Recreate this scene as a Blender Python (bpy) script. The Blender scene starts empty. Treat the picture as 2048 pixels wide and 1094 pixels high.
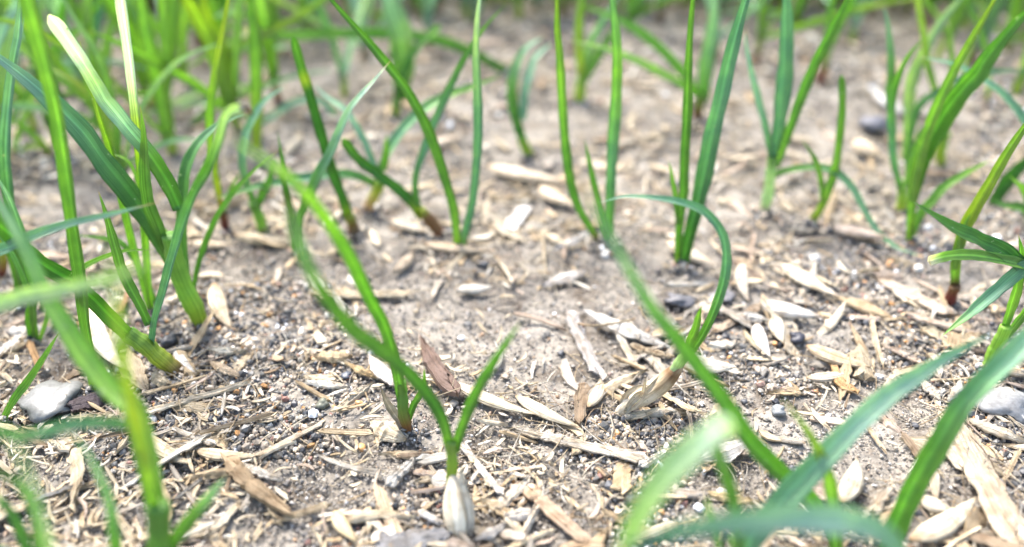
import bpy, math, random
import numpy as np
from mathutils import Vector, Matrix
from math import radians, sin, cos, pi, tan

# The scene is a few centimetres of seeded soil: one Blender unit is one centimetre.
SC = bpy.context.scene
SC.unit_settings.system = 'METRIC'; SC.unit_settings.scale_length = 0.01
COL = SC.collection

# ------------------------------------------------------------------ camera, light, exposure
CAM_H, PITCH, FPX = 6.6, radians(34.0), 1750.0
cd = bpy.data.cameras.new('camera'); cam = bpy.data.objects.new('camera', cd); COL.objects.link(cam)
cam.location = (0, 0, CAM_H); cam.rotation_euler = (pi / 2 - PITCH, 0, 0)
cd.sensor_width = 36; cd.lens = FPX / 2048 * 36; cd.clip_start = 0.05; cd.clip_end = 20000
cd.dof.use_dof = True; cd.dof.focus_distance = 9.3; cd.dof.aperture_fstop = 0.12
SC.camera = cam
W = bpy.data.worlds.new('World'); SC.world = W; W.use_nodes = True
nt = W.node_tree; bg = nt.nodes['Background']; sky = nt.nodes.new('ShaderNodeTexSky')
SUN_EL, SUN_AZ = radians(58), radians(-35)      # azimuth from +Y, clockwise
sky.sky_type = 'NISHITA'; sky.sun_disc = False; sky.sun_elevation = SUN_EL; sky.sun_rotation = SUN_AZ
sky.air_density = 1.0; sky.dust_density = 3.0
nt.links.new(sky.outputs[0], bg.inputs[0]); bg.inputs[1].default_value = 0.125
sl = bpy.data.lights.new('sun', 'SUN'); so = bpy.data.objects.new('sun', sl); COL.objects.link(so)
sl.energy = 2.3; sl.angle = radians(16); sl.color = (1, 0.965, 0.92)
sd = Vector((sin(SUN_AZ) * cos(SUN_EL), cos(SUN_AZ) * cos(SUN_EL), sin(SUN_EL)))
so.rotation_euler = sd.to_track_quat('Z', 'Y').to_euler(); so.location = sd * 300
SC.view_settings.view_transform = 'Standard'; SC.view_settings.look = 'None'
SC.view_settings.exposure = 2.25; SC.view_settings.gamma = 1.0
SC.cycles.use_denoising = True
try: SC.cycles.denoiser = 'OPENIMAGEDENOISE'
except Exception: pass
SC.cycles.max_bounces = 6; SC.cycles.transmission_bounces = 4; SC.cycles.transparent_max_bounces = 4
SC.cycles.sample_clamp_indirect = 6

rng = np.random.default_rng(11); R = random.Random(5)
SP, CP = sin(PITCH), cos(PITCH)

# ------------------------------------------------------------------ terrain height (shared by everything that rests on it)
def vnoise(x, y, seed=0.0):
    x = np.asarray(x, float); y = np.asarray(y, float)
    ix = np.floor(x); iy = np.floor(y); fx = x - ix; fy = y - iy
    fx = fx * fx * fx * (fx * (fx * 6 - 15) + 10); fy = fy * fy * fy * (fy * (fy * 6 - 15) + 10)
    def h(a, b):
        v = np.sin(a * 127.1 + b * 311.7 + seed * 17.3) * 43758.5453
        return v - np.floor(v)
    a = h(ix, iy); b = h(ix + 1, iy); c = h(ix, iy + 1); d = h(ix + 1, iy + 1)
    return (a * (1 - fx) + b * fx) * (1 - fy) + (c * (1 - fx) + d * fx) * fy
def fbm(x, y, f, o, seed=0):
    s = 0; a = 1; t = 0
    for i in range(o):
        s = s + a * vnoise(x * f, y * f, seed + i * 3.1); t += a; a *= 0.5; f *= 2.03
    return s / t
def hgt(x, y):
    x = np.asarray(x, float); y = np.asarray(y, float)
    near = np.exp(-np.maximum(np.hypot(x, y) - 30, 0) / 200)
    return (0.30 * (fbm(x, y, 0.17, 2, 1) - .5) + 0.22 * (fbm(x, y, 0.8, 3, 5) - .5)) * near + 3.0 * (1 - near) * (fbm(x, y, 0.004, 2, 8) - .5)

def ray(px, py):
    a = (px - 1024) / FPX; b = (547 - py) / FPX
    return np.array([a, b * SP + CP, b * CP - SP])
def ground_at(px, py):
    d = ray(px, py); z = 0.0
    for _ in range(12):
        t = (z - CAM_H) / d[2]; p = np.array([0, 0, CAM_H]) + d * t
        z = 0.5 * z + 0.5 * float(hgt(p[0], p[1]))
    return np.array([p[0], p[1], float(hgt(p[0], p[1]))])
def on_plane(px, py, Y):
    d = ray(px, py); return np.array([0, 0, CAM_H]) + d * (Y / d[1])
def depth(p): return p[1] * CP + (CAM_H - p[2]) * SP
def project(p):
    z = depth(p); return (1024 + p[0] / z * FPX, 547 - (p[1] * SP + (p[2] - CAM_H) * CP) / z * FPX)

# ------------------------------------------------------------------ materials
def newmat(name):
    m = bpy.data.materials.new(name); m.use_nodes = True; t = m.node_tree
    return m, t, t.nodes['Principled BSDF'], t.nodes['Material Output']
def N(t, kind, **kw):
    n = t.nodes.new(kind)
    for k, v in kw.items(): setattr(n, k, v)
    return n
def ramp(t, src, stops):
    r = N(t, 'ShaderNodeValToRGB'); e = r.color_ramp.elements
    while len(e) < len(stops): e.new(0.5)
    for i, (p, c) in enumerate(stops): e[i].position = p; e[i].color = (*c, 1)
    t.links.new(src, r.inputs[0]); return r
def mul(t, a, b, fac=1.0, mode='MULTIPLY'):
    m = N(t, 'ShaderNodeMix', data_type='RGBA', blend_type=mode); m.inputs[0].default_value = fac
    t.links.new(a, m.inputs[6]); t.links.new(b, m.inputs[7]); return m.outputs[2]
def attr(t):
    return N(t, 'ShaderNodeAttribute', attribute_name='col').outputs['Color']

def mat_leaf():
    m, t, b, out = newmat('grass_leaf')
    uv = N(t, 'ShaderNodeUVMap'); sep = N(t, 'ShaderNodeSeparateXYZ'); t.links.new(uv.outputs[0], sep.inputs[0])
    mp = N(t, 'ShaderNodeMapping'); mp.inputs['Scale'].default_value = (34, 0.6, 1); t.links.new(uv.outputs[0], mp.inputs[0])
    n = N(t, 'ShaderNodeTexNoise'); n.inputs['Scale'].default_value = 1.0; n.inputs['Detail'].default_value = 3; t.links.new(mp.outputs[0], n.inputs[0])
    r = ramp(t, n.outputs['Fac'], [(0.30, (0.50, 0.56, 0.52)), (0.50, (1, 1, 1)), (0.60, (1.25, 1.2, 1.25)), (0.72, (2.3, 1.9, 2.4))])
    c = mul(t, attr(t), r.outputs[0], 0.8)
    n2 = N(t, 'ShaderNodeTexNoise'); n2.inputs['Scale'].default_value = 5; n2.inputs['Detail'].default_value = 4
    g = N(t, 'ShaderNodeNewGeometry'); t.links.new(g.outputs['Position'], n2.inputs[0])
    r2 = ramp(t, n2.outputs['Fac'], [(0.35, (0.8, 0.85, 0.9)), (0.65, (1.15, 1.1, 1.0))])
    c = mul(t, c, r2.outputs[0], 0.8)
    # little pale scars, as on leaves chewed or rubbed
    n3 = N(t, 'ShaderNodeTexNoise'); n3.inputs['Scale'].default_value = 16; n3.inputs['Detail'].default_value = 2
    t.links.new(g.outputs['Position'], n3.inputs[0])
    r3 = ramp(t, n3.outputs['Fac'], [(0.70, (0, 0, 0)), (0.76, (1, 1, 1))])
    mx = N(t, 'ShaderNodeMix', data_type='RGBA'); t.links.new(r3.outputs[0], mx.inputs[0]); t.links.new(c, mx.inputs[6]); mx.inputs[7].default_value = (0.42, 0.5, 0.28, 1)
    c = mx.outputs[2]
    t.links.new(c, b.inputs['Base Color']); b.inputs['Roughness'].default_value = 0.45; b.inputs['Specular IOR Level'].default_value = 0.45
    bp = N(t, 'ShaderNodeBump'); bp.inputs['Strength'].default_value = 0.5; bp.inputs['Distance'].default_value = 0.01
    t.links.new(n.outputs['Fac'], bp.inputs['Height']); t.links.new(bp.outputs[0], b.inputs['Normal'])
    tr = N(t, 'ShaderNodeBsdfTranslucent'); k = N(t, 'ShaderNodeMix', data_type='RGBA', blend_type='MULTIPLY'); k.inputs[0].default_value = 1
    t.links.new(c, k.inputs[6]); k.inputs[7].default_value = (1.2, 1.3, 0.95, 1); t.links.new(k.outputs[2], tr.inputs['Color'])
    ms = N(t, 'ShaderNodeMixShader'); ms.inputs[0].default_value = 0.5
    t.links.new(b.outputs[0], ms.inputs[1]); t.links.new(tr.outputs[0], ms.inputs[2]); t.links.new(ms.outputs[0], out.inputs['Surface'])
    return m
def mat_straw():
    m, t, b, out = newmat('dry_straw')
    uv = N(t, 'ShaderNodeUVMap'); mp = N(t, 'ShaderNodeMapping'); mp.inputs['Scale'].default_value = (13, 1.1, 1); t.links.new(uv.outputs[0], mp.inputs[0])
    oi = N(t, 'ShaderNodeObjectInfo'); ad = N(t, 'ShaderNodeVectorMath', operation='ADD'); t.links.new(mp.outputs[0], ad.inputs[0])
    sc = N(t, 'ShaderNodeVectorMath', operation='SCALE'); sc.inputs[0].default_value = (31, 57, 0); t.links.new(oi.outputs['Random'], sc.inputs['Scale']); t.links.new(sc.outputs[0], ad.inputs[1])
    n = N(t, 'ShaderNodeTexNoise'); n.inputs['Scale'].default_value = 1.0; n.inputs['Detail'].default_value = 4; n.inputs['Roughness'].default_value = 0.65; t.links.new(ad.outputs[0], n.inputs[0])
    r = ramp(t, n.outputs['Fac'], [(0.30, (0.28, 0.21, 0.14)), (0.40, (0.66, 0.58, 0.47)), (0.50, (1.0, 0.96, 0.9)), (0.62, (1.15, 1.14, 1.12)), (0.8, (1.25, 1.25, 1.25))])
    c = mul(t, attr(t), r.outputs[0], 0.75)
    g = N(t, 'ShaderNodeNewGeometry')
    n2 = N(t, 'ShaderNodeTexNoise'); n2.inputs['Scale'].default_value = 7; n2.inputs['Detail'].default_value = 5; t.links.new(g.outputs['Position'], n2.inputs[0])
    r2 = ramp(t, n2.outputs['Fac'], [(0.36, (0.62, 0.54, 0.44)), (0.52, (1, 1, 1))])
    c = mul(t, c, r2.outputs[0], 0.7)
    n3 = N(t, 'ShaderNodeTexNoise'); n3.inputs['Scale'].default_value = 30; t.links.new(g.outputs['Position'], n3.inputs[0])
    r3 = ramp(t, n3.outputs['Fac'], [(0.27, (0.12, 0.1, 0.09)), (0.33, (1, 1, 1))])
    c = mul(t, c, r3.outputs[0], 0.7)
    t.links.new(c, b.inputs['Base Color']); b.inputs['Roughness'].default_value = 0.6; b.inputs['Specular IOR Level'].default_value = 0.35
    bp = N(t, 'ShaderNodeBump'); bp.inputs['Strength'].default_value = 1.0; bp.inputs['Distance'].default_value = 0.03
    t.links.new(n.outputs['Fac'], bp.inputs['Height']); t.links.new(bp.outputs[0], b.inputs['Normal'])
    tr = N(t, 'ShaderNodeBsdfTranslucent'); t.links.new(c, tr.inputs['Color'])
    ms = N(t, 'ShaderNodeMixShader'); ms.inputs[0].default_value = 0.18
    t.links.new(b.outputs[0], ms.inputs[1]); t.links.new(tr.outputs[0], ms.inputs[2]); t.links.new(ms.outputs[0], out.inputs['Surface'])
    return m
def mat_grain():
    m, t, b, out = newmat('mineral_grain')
    g = N(t, 'ShaderNodeNewGeometry'); n = N(t, 'ShaderNodeTexNoise'); n.inputs['Scale'].default_value = 22; n.inputs['Detail'].default_value = 3
    t.links.new(g.outputs['Position'], n.inputs[0])
    r = ramp(t, n.outputs['Fac'], [(0.3, (0.7, 0.68, 0.66)), (0.7, (1.2, 1.2, 1.2))])
    t.links.new(mul(t, attr(t), r.outputs[0], 0.9), b.inputs['Base Color'])
    b.inputs['Roughness'].default_value = 0.5; b.inputs['Specular IOR Level'].default_value = 0.5
    bp = N(t, 'ShaderNodeBump'); bp.inputs['Strength'].default_value = 0.5; bp.inputs['Distance'].default_value = 0.01
    t.links.new(n.outputs['Fac'], bp.inputs['Height']); t.links.new(bp.outputs[0], b.inputs['Normal'])
    return m
def mat_soil():
    m, t, b, out = newmat('dusty_soil')
    g = N(t, 'ShaderNodeNewGeometry'); P = g.outputs['Position']
    def nz(s, d, rough=0.6):
        n = N(t, 'ShaderNodeTexNoise'); n.inputs['Scale'].default_value = s; n.inputs['Detail'].default_value = d; n.inputs['Roughness'].default_value = rough
        t.links.new(P, n.inputs[0]); return n.outputs['Fac']
    big = ramp(t, nz(0.45, 4), [(0.3, (0.18, 0.158, 0.132)), (0.5, (0.275, 0.248, 0.208)), (0.7, (0.35, 0.32, 0.275))])
    fine = ramp(t, nz(9, 6, 0.75), [(0.3, (0.35, 0.34, 0.33)), (0.48, (0.9, 0.9, 0.9)), (0.7, (1.25, 1.2, 1.15))])
    spk = ramp(t, nz(28, 2), [(0.3, (0.3, 0.3, 0.32)), (0.4, (1, 1, 1)), (0.66, (1, 1, 1)), (0.72, (1.7, 1.65, 1.6))])
    mid = ramp(t, nz(1.6, 5, 0.7), [(0.36, (0.36, 0.31, 0.27)), (0.5, (1, 1, 1)), (0.68, (1.2, 1.2, 1.2))])
    c = mul(t, mul(t, big.outputs[0], mid.outputs[0], 0.85), fine.outputs[0], 0.8); c = mul(t, c, spk.outputs[0], 0.8)
    t.links.new(c, b.inputs['Base Color']); b.inputs['Roughness'].default_value = 0.92; b.inputs['Specular IOR Level'].default_value = 0.15
    bp = N(t, 'ShaderNodeBump'); bp.inputs['Strength'].default_value = 0.9; bp.inputs['Distance'].default_value = 0.05
    t.links.new(nz(11, 7, 0.8), bp.inputs['Height']); t.links.new(bp.outputs[0], b.inputs['Normal'])
    return m
M_LEAF, M_STRAW, M_GRAIN, M_SOIL = mat_leaf(), mat_straw(), mat_grain(), mat_soil()

# ------------------------------------------------------------------ mesh helpers
def mesh_np(name, V, F, cols=None, uvs=None, mat=None, smooth=True, sharp=0):
    """V (n,3); F (m,4) or (m,3) array; cols (n,3); uvs per vertex (n,2)."""
    me = bpy.data.meshes.new(name); V = np.asarray(V, np.float32); F = np.asarray(F, np.int32); k = F.shape[1]
    me.vertices.add(len(V)); me.vertices.foreach_set('co', V.ravel())
    me.loops.add(F.size); me.loops.foreach_set('vertex_index', F.ravel())
    me.polygons.add(len(F)); me.polygons.foreach_set('loop_start', np.arange(0, F.size, k, dtype=np.int32))
    me.polygons.foreach_set('loop_total', np.full(len(F), k, np.int32))
    me.polygons.foreach_set('use_smooth', np.full(len(F), smooth))
    me.update(calc_edges=True)
    if cols is not None:
        a = me.color_attributes.new('col', 'FLOAT_COLOR', 'POINT')
        c = np.ones((len(V), 4), np.float32); c[:, :3] = cols; a.data.foreach_set('color', c.ravel())
    if uvs is not None:
        u = me.uv_layers.new(name='UVMap'); u.data.foreach_set('uv', np.asarray(uvs, np.float32)[F.ravel()].ravel())
    if mat: me.materials.append(mat)
    if sharp: me.set_sharp_from_angle(angle=radians(sharp))
    return me
def link(name, me, parent=None):
    o = bpy.data.objects.new(name, me); COL.objects.link(o)
    if parent: o.parent = parent
    return o
def tag(o, label=None, cat=None, group=None, kind=None):
    for k, v in (('label', label), ('category', cat), ('group', group), ('kind', kind)):
        if v: o[k] = v
    return o
def tube_faces(n, m):
    i = np.arange(n - 1)[:, None] * m; j = np.arange(m)[None, :]; j2 = (j + 1) % m
    return np.stack([i + j, i + j2, i + m + j2, i + m + j], -1).reshape(-1, 4)
def catmull(P, n):
    P = np.asarray(P, float); Q = np.vstack([2 * P[0] - P[1], P, 2 * P[-1] - P[-2]])
    seg = np.linalg.norm(np.diff(P, axis=0), axis=1); cum = np.concatenate([[0], np.cumsum(seg)]); s = np.linspace(0, cum[-1], n)
    out = []
    for v in s:
        k = min(int(np.searchsorted(cum, v, side='right')) - 1, len(P) - 2); u = (v - cum[k]) / max(seg[k], 1e-9)
        p0, p1, p2, p3 = Q[k:k + 4]
        out.append(0.5 * (2 * p1 + (p2 - p0) * u + (2 * p0 - 5 * p1 + 4 * p2 - p3) * u * u + (3 * p1 - p0 - 3 * p2 + p3) * u ** 3))
    return np.array(out), s
PAL = dict(
    green=(0.165, 0.325, 0.060), dark=(0.085, 0.225, 0.040), teal=(0.180, 0.345, 0.205), lime=(0.270, 0.440, 0.080),
    pale=(0.420, 0.540, 0.300), white=(0.62, 0.70, 0.66), yellow=(0.350, 0.430, 0.060), ybase=(0.330, 0.390, 0.050),
    brown=(0.200, 0.110, 0.045), red=(0.200, 0.060, 0.045), straw=(0.62, 0.52, 0.36), cream=(0.72, 0.66, 0.54), husk=(0.95, 0.86, 0.67), pink=(0.40, 0.26, 0.2),
    mint=(0.350, 0.500, 0.400), fresh=(0.200, 0.390, 0.060))
def grad(spec, t):
    """'teal' or 'red@0 green@.1 teal@.5' -> colours along t"""
    st = []
    for k in spec.split():
        a, _, b = k.partition('@'); st.append((float(b) if b else 0.5, PAL[a]))
    xs = [s[0] for s in st]; return np.stack([np.interp(t, xs, [s[1][i] for s in st]) for i in range(3)], -1)
def leaf_mesh(P, width, col, tip='sharp', cup=0.45, thick=0.10, face=None, twist=(0.0, 0.0), n=34, base=0.75, wob=0.06, view=True):
    C, s = catmull(P, n); L = s[-1]; t = s / L
    C = C + (rng.normal(0, 1, (1, 3)) * np.sin(t * rng.uniform(4, 9) + rng.uniform(0, 6))[:, None]) * wob * width
    kt = rng.uniform(.3, .8); C = C + (rng.normal(0, .12, (1, 3)) * np.exp(-np.abs(t - kt) / .09)[:, None]) * width * (tip not in ('tube', 'spin') and L > 5 * width)
    T = np.gradient(C, axis=0); T /= np.linalg.norm(T, axis=1)[:, None] + 1e-12
    if face is None: face = np.array([0, -0.75, 0.66])
    Fv = face - (T @ face)[:, None] * T; Fv /= np.linalg.norm(Fv, axis=1)[:, None] + 1e-9
    S = np.cross(T, Fv)
    a = np.linspace(twist[0], twist[1], n)[:, None]
    S, Fv = S * np.cos(a) + Fv * np.sin(a), Fv * np.cos(a) - S * np.sin(a)
    w = base + (1 - base) * np.clip(t / 0.35, 0, 1) ** 0.8
    if tip == 'sharp': w = w * np.clip(1 - ((t - 0.35) / 0.65).clip(0, 1) ** 2.2, 0.035, 1)
    elif tip == 'round': w = w * np.sqrt(np.clip(1 - ((t - 0.94) / 0.06).clip(0, 1) ** 2, 0.04, 1)) * (1 - 0.25 * t)
    elif tip == 'open': w = w * (1 - 0.2 * t)
    elif tip == 'tube': w = w * (1 - 0.10 * t)
    w = w * (1 + 0.05 * np.sin(t * rng.uniform(14, 26) + rng.uniform(0, 6)) + 0.04 * np.sin(t * 47 + rng.uniform(0, 6)))
    if tip == 'spin': w = np.maximum(np.sin(pi * np.clip(t * .86 + .10, 0, 1)) ** .7, .08)
    hw = width * w / 2
    m = 9; u = np.linspace(-1, 1, m)
    if tip in ('tube', 'spin'):
        M2 = 16; an = np.linspace(0, 2 * pi, M2, endpoint=False)
        ox = np.cos(an); oz = np.sin(an) * 0.85; rib = 1 + 0.03 * np.cos(an * 6)
        V = C[:, None] + S[:, None] * (ox * rib)[None, :, None] * hw[:, None, None] + Fv[:, None] * (oz * rib)[None, :, None] * hw[:, None, None]
        uu = an / (2 * pi)
    else:
        # a shallow channel with a raised midrib below and thin edges
        prof = -cup * (1 - np.abs(u) ** 1.6); top = prof + 0.05 * np.cos(u * 14)
        th = thick * (1 - np.abs(u) ** 3 * 0.8) + 0.10 * np.exp(-(u / 0.16) ** 2)
        ox = np.concatenate([u, u[::-1]]); oz = np.concatenate([top, (prof - th)[::-1]]); M2 = 2 * m
        V = C[:, None] + S[:, None] * ox[None, :, None] * hw[:, None, None] + Fv[:, None] * oz[None, :, None] * hw[:, None, None]
        uu = np.concatenate([(u + 1) / 2, (u[::-1] + 1) / 2 + 0.013])
    F = tube_faces(n, M2); V = V.reshape(-1, 3)
    UV = np.stack(np.broadcast_arrays(uu[None, :], s[:, None]), -1).reshape(-1, 2) + [0, rng.uniform(0, 40)]
    c = grad(col, t)
    if tip == 'sharp' and rng.uniform() < .6: k = np.clip((t - .955) / .03, 0, 1)[:, None]; c = c * (1 - k) + np.array([.46, .36, .17]) * k
    c = np.repeat(c[:, None], M2, 1)
    if tip not in ('tube', 'spin'):
        lo = np.concatenate([np.zeros(m), np.ones(m)])[None, :, None]        # the underside is a fresher, glossier green
        rib = np.exp(-(ox / 0.13) ** 2)[None, :, None] * 0.5
        c = c * (1 + lo * np.array([0.12, 0.06, -0.25])) * (1 + rib)
    c = c * rng.uniform(0.93, 1.07)
    # end caps
    i0 = len(V); V = np.vstack([V, C[0], C[-1]]); c = np.vstack([c.reshape(-1, 3), c[0, 0], c[-1, 0]]); UV = np.vstack([UV, UV[0], UV[-1]])
    j = np.arange(0, M2, 2); caps = []
    for q in j:
        caps.append((i0, (q + 2) % M2, (q + 1) % M2, q)); b = (n - 1) * M2
        caps.append((i0 + 1, b + q, b + (q + 1) % M2, b + (q + 2) % M2))
    F = np.vstack([F, np.array(caps)])
    return V, F, c, UV

# ------------------------------------------------------------------ ground: one sheet, fine near the camera, out past the horizon
def axis(lo, hi, st, far):
    a = list(np.arange(lo, hi, st)); d = st; v = a[-1]
    while v < far: d *= 1.16; v += d; a.append(v)
    d = st; v = a[0]; b = []
    while v > -far: d *= 1.16; v -= d; b.append(v)
    return np.array(b[::-1] + a)
gx = axis(-16, 16, 0.075, 6000); gy = axis(3.0, 27, 0.07, 6000)
X, Y = np.meshgrid(gx, gy); fine = np.exp(-np.maximum(np.hypot(X, Y - 12) - 16, 0) / 6)
Z = hgt(X, Y) + fine * (0.075 * (fbm(X, Y, 2.6, 3, 21) - .5) + 0.09 * (fbm(X, Y, 6.0, 2, 31) - .5)) - 0.005
V = np.stack([X, Y, Z], -1).reshape(-1, 3); nx, ny = len(gx), len(gy)
ii = (np.arange(ny - 1)[:, None] * nx + np.arange(nx - 1)[None, :]).ravel()
tag(link('ground', mesh_np('ground', V, np.stack([ii, ii + 1, ii + nx + 1, ii + nx], -1), mat=M_SOIL)), kind='structure')
def surf(x, y):
    return hgt(x, y)

# ------------------------------------------------------------------ stuff: sand and grit, chaff dust
PH = (1 + 5 ** .5) / 2
ICO_V = np.array([(-1, PH, 0), (1, PH, 0), (-1, -PH, 0), (1, -PH, 0), (0, -1, PH), (0, 1, PH), (0, -1, -PH), (0, 1, -PH), (PH, 0, -1), (PH, 0, 1), (-PH, 0, -1), (-PH, 0, 1)]) / math.hypot(1, PH)
ICO_F = np.array([(0, 11, 5), (0, 5, 1), (0, 1, 7), (0, 7, 10), (0, 10, 11), (1, 5, 9), (5, 11, 4), (11, 10, 2), (10, 7, 6), (7, 1, 8), (3, 9, 4), (3, 4, 2), (3, 2, 6), (3, 6, 8), (3, 8, 9), (4, 9, 5), (2, 4, 11), (6, 2, 10), (8, 6, 7), (9, 8, 1)])
GRAIN_COL = np.array([(0.032, 0.032, 0.036), (0.065, 0.066, 0.070), (0.12, 0.115, 0.105), (0.19, 0.17, 0.14), (0.28, 0.23, 0.17), (0.35, 0.29, 0.22), (0.44, 0.36, 0.27), (0.55, 0.52, 0.46), (0.70, 0.71, 0.72), (0.42, 0.22, 0.08), (0.22, 0.11, 0.08)])
GRAIN_P = np.array([.12, .14, .14, .17, .16, .11, .05, .04, .02, .03, .02])
def bare(x, y):
    """0..1: where the dusty crust shows instead of loose grit"""
    v = fbm(x, y, 0.75, 3, 77)
    for px, py, r, k in ((960, 690, 1.3, .35), (1250, 560, 1.4, .2), (850, 620, 1.0, .25), (1730, 930, .7, .25), (1250, 330, 3.2, .3), (1500, 820, .8, .15), (1130, 640, .8, .2), (640, 1000, .5, .2)):
        g = GB[(px, py)]; v = v + k * np.exp(-((x - g[0]) ** 2 + (y - g[1]) ** 2) / r ** 2)
    v = v + .03 + .12 * np.clip((y - 9.5) / 5, 0, 1)
    return np.clip((v - 0.46) / 0.10, 0, 1)
GB = {(px, py): ground_at(px, py) for px, py in ((960, 690), (1250, 560), (850, 620), (1730, 930), (1250, 330), (1500, 820), (1130, 640), (640, 1000))}
def core(x, y):
    v = 0
    for (px, py), r in (((960, 690), 1.0), ((850, 620), .7), ((1250, 560), .9), ((1730, 930), .6), ((1130, 640), .5), ((640, 1000), .45), ((1500, 820), .5)):
        g = GB[(px, py)]; v = v + np.exp(-(((x - g[0]) ** 2 + (y - g[1]) ** 2) / r ** 2) ** 1.5)
    return np.clip(v, 0, 1)
def make_grit(n):
    y = 4.2 + (rng.uniform(0, 1, n) ** 1.7) * 17; x = rng.uniform(-1, 1, n) * (2.6 + y * 0.62)
    dust = np.maximum(bare(x, y) * 0.92, core(x, y) * .85); k = (rng.uniform(0, 1, n) > dust) | (rng.uniform(0, 1, n) < .55); x, y = x[k], y[k]; dust = dust[k]; n = len(x)
    nb = 170; B = np.repeat(np.array([q[:2] for q in BASES]), nb, 0); hr = np.abs(rng.normal(0, .13, len(B))) + .02; ha = rng.uniform(0, 2 * pi, len(B))
    x = np.concatenate([x, B[:, 0] + hr * np.cos(ha)]); y = np.concatenate([y, B[:, 1] + hr * np.sin(ha)]); dust = np.concatenate([dust, np.zeros(len(B))]); heap = np.concatenate([np.zeros(n), .10 * np.exp(-(hr / .14) ** 2) * rng.uniform(0, 1, len(B))]); n = len(x)
    r = np.exp(rng.normal(math.log(0.019), 0.42, n)).clip(0.009, 0.062) * (1 + (y - 8).clip(0, 12) * 0.05) * (1 - .48 * dust)
    z = surf(x, y) + r * rng.uniform(-0.15, 0.8, n) + 0.01 + heap
    A = rng.normal(0, 1, (n, 3, 3)); Q, _ = np.linalg.qr(A); S = rng.uniform(0.62, 1.25, (n, 1, 3))
    J = 1 + rng.normal(0, 0.13, (n, 12, 1))
    V = np.einsum('nij,nkj->nki', Q, ICO_V[None] * J * S) * r[:, None, None] + np.stack([x, y, z], -1)[:, None]
    F = (ICO_F[None] + (np.arange(n) * 12)[:, None, None]).reshape(-1, 3)
    c = GRAIN_COL[rng.choice(len(GRAIN_COL), n, p=GRAIN_P)] * rng.uniform(0.75, 1.25, (n, 1))
    c = c * (1 - .6 * dust[:, None]) + np.array([.27, .24, .20]) * .6 * dust[:, None]     # crust grains are coated in dust
    me = mesh_np('sand_and_grit', V.reshape(-1, 3), F, np.repeat(c, 12, 0), mat=M_GRAIN, smooth=False)
    tag(link('sand', me), 'loose grey and tan sand grains lying over the soil', kind='stuff')
STRAWC = np.array([(0.64, 0.54, 0.38), (0.70, 0.62, 0.48), (0.56, 0.44, 0.28), (0.76, 0.72, 0.63), (0.50, 0.45, 0.38), (0.36, 0.27, 0.18), (0.62, 0.50, 0.40)]) * 0.84
STRAWN = ['yellowish', 'pale', 'golden', 'white', 'greyish', 'brown', 'pinkish']
def chaff_density(px, py):
    v = .62 + .38 * math.exp(-((px - 1850) / 400) ** 2 - ((py - 620) / 260) ** 2) + .2 * math.exp(-((px - 500) / 500) ** 2 - ((py - 950) / 300) ** 2)
    for cx, cy, rx, ry, k in ((960, 680, 160, 90, .75), (1250, 300, 260, 150, .35), (1250, 560, 130, 60, .5), (700, 1010, 120, 60, .5), (1730, 930, 60, 70, .4), (480, 820, 120, 60, .5)):
        v *= 1 - k * math.exp(-((px - cx) / rx) ** 2 - ((py - cy) / ry) ** 2)
    return v
def make_chaff(n, name, Lr, Wr, seed, label):
    y = 4.4 + (rng.uniform(0, 1, n) ** 1.6) * 18; x = rng.uniform(-1, 1, n) * (2.6 + y * 0.62)
    d = fbm(x, y, 0.6, 3, seed); k = rng.uniform(0, 1, n) < np.clip((d - .40) * 5, .05, .9) * (1 - .85 * core(x, y)); x, y = x[k], y[k]; n = len(x)
    L = rng.uniform(*Lr, n) * (1 + (y - 9).clip(0, 12) * .05); w = rng.uniform(*Wr, n); a = rng.uniform(0, 2 * pi, n); tilt = rng.normal(0, 0.22, n); bend = rng.normal(0, 0.16, n)
    ns = 5; s = np.linspace(-.5, .5, ns)
    cx = s[None] * L[:, None]; cyy = bend[:, None] * L[:, None] * (4 * s[None] ** 2 - .5) * .6
    sk = rng.uniform(-.35, .35, (n, 1)); pw = rng.uniform(1.2, 9, (n, 1)); ss = s[None] + sk * (.25 - s[None] ** 2)
    prof = (1 - (2 * np.abs(ss)).clip(0, 1) ** pw * rng.uniform(.3, .95, (n, 1))) * (1 + rng.normal(0, .14, (n, ns))) * w[:, None] / 2
    dx, dy = np.cos(a)[:, None], np.sin(a)[:, None]
    z0 = surf(x, y)[:, None] + 0.03 + rng.uniform(0, .05, (n, 1)) + np.abs(np.sin(tilt))[:, None] * L[:, None] * .35 + np.sin(tilt)[:, None] * cx
    th = w[:, None] * 0.22 + 0.004
    V = []
    for sx, sz in ((-1, -1), (1, -1), (1, 1), (-1, 1)):
        yy = cyy + sx * prof; V.append(np.stack([x[:, None] + dx * cx - dy * yy, y[:, None] + dy * cx + dx * yy, z0 + sz * th * .5 + 0 * cx], -1))
    V = np.stack(V, 2).reshape(-1, 3)
    f = tube_faces(ns, 4); caps = np.array([(0, 3, 2, 1), ((ns - 1) * 4, (ns - 1) * 4 + 1, (ns - 1) * 4 + 2, (ns - 1) * 4 + 3)]); f = np.vstack([f, caps])
    F = (f[None] + (np.arange(n) * ns * 4)[:, None, None]).reshape(-1, 4)
    c = STRAWC[rng.choice(7, n, p=[.26, .2, .16, .14, .12, .06, .06])] * rng.uniform(0.8, 1.15, (n, 1))
    uv = np.tile(np.stack(np.broadcast_arrays(np.array([0, .2, .25, .05])[None, :], np.linspace(0, .6, ns)[:, None]), -1).reshape(-1, 2), (n, 1)) + np.repeat(rng.uniform(0, 50, (n, 2)), ns * 4, 0)
    tag(link(name, mesh_np(name, V, F, np.repeat(c, ns * 4, 0), uv, M_STRAW, smooth=False)), label, kind='stuff')
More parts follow.
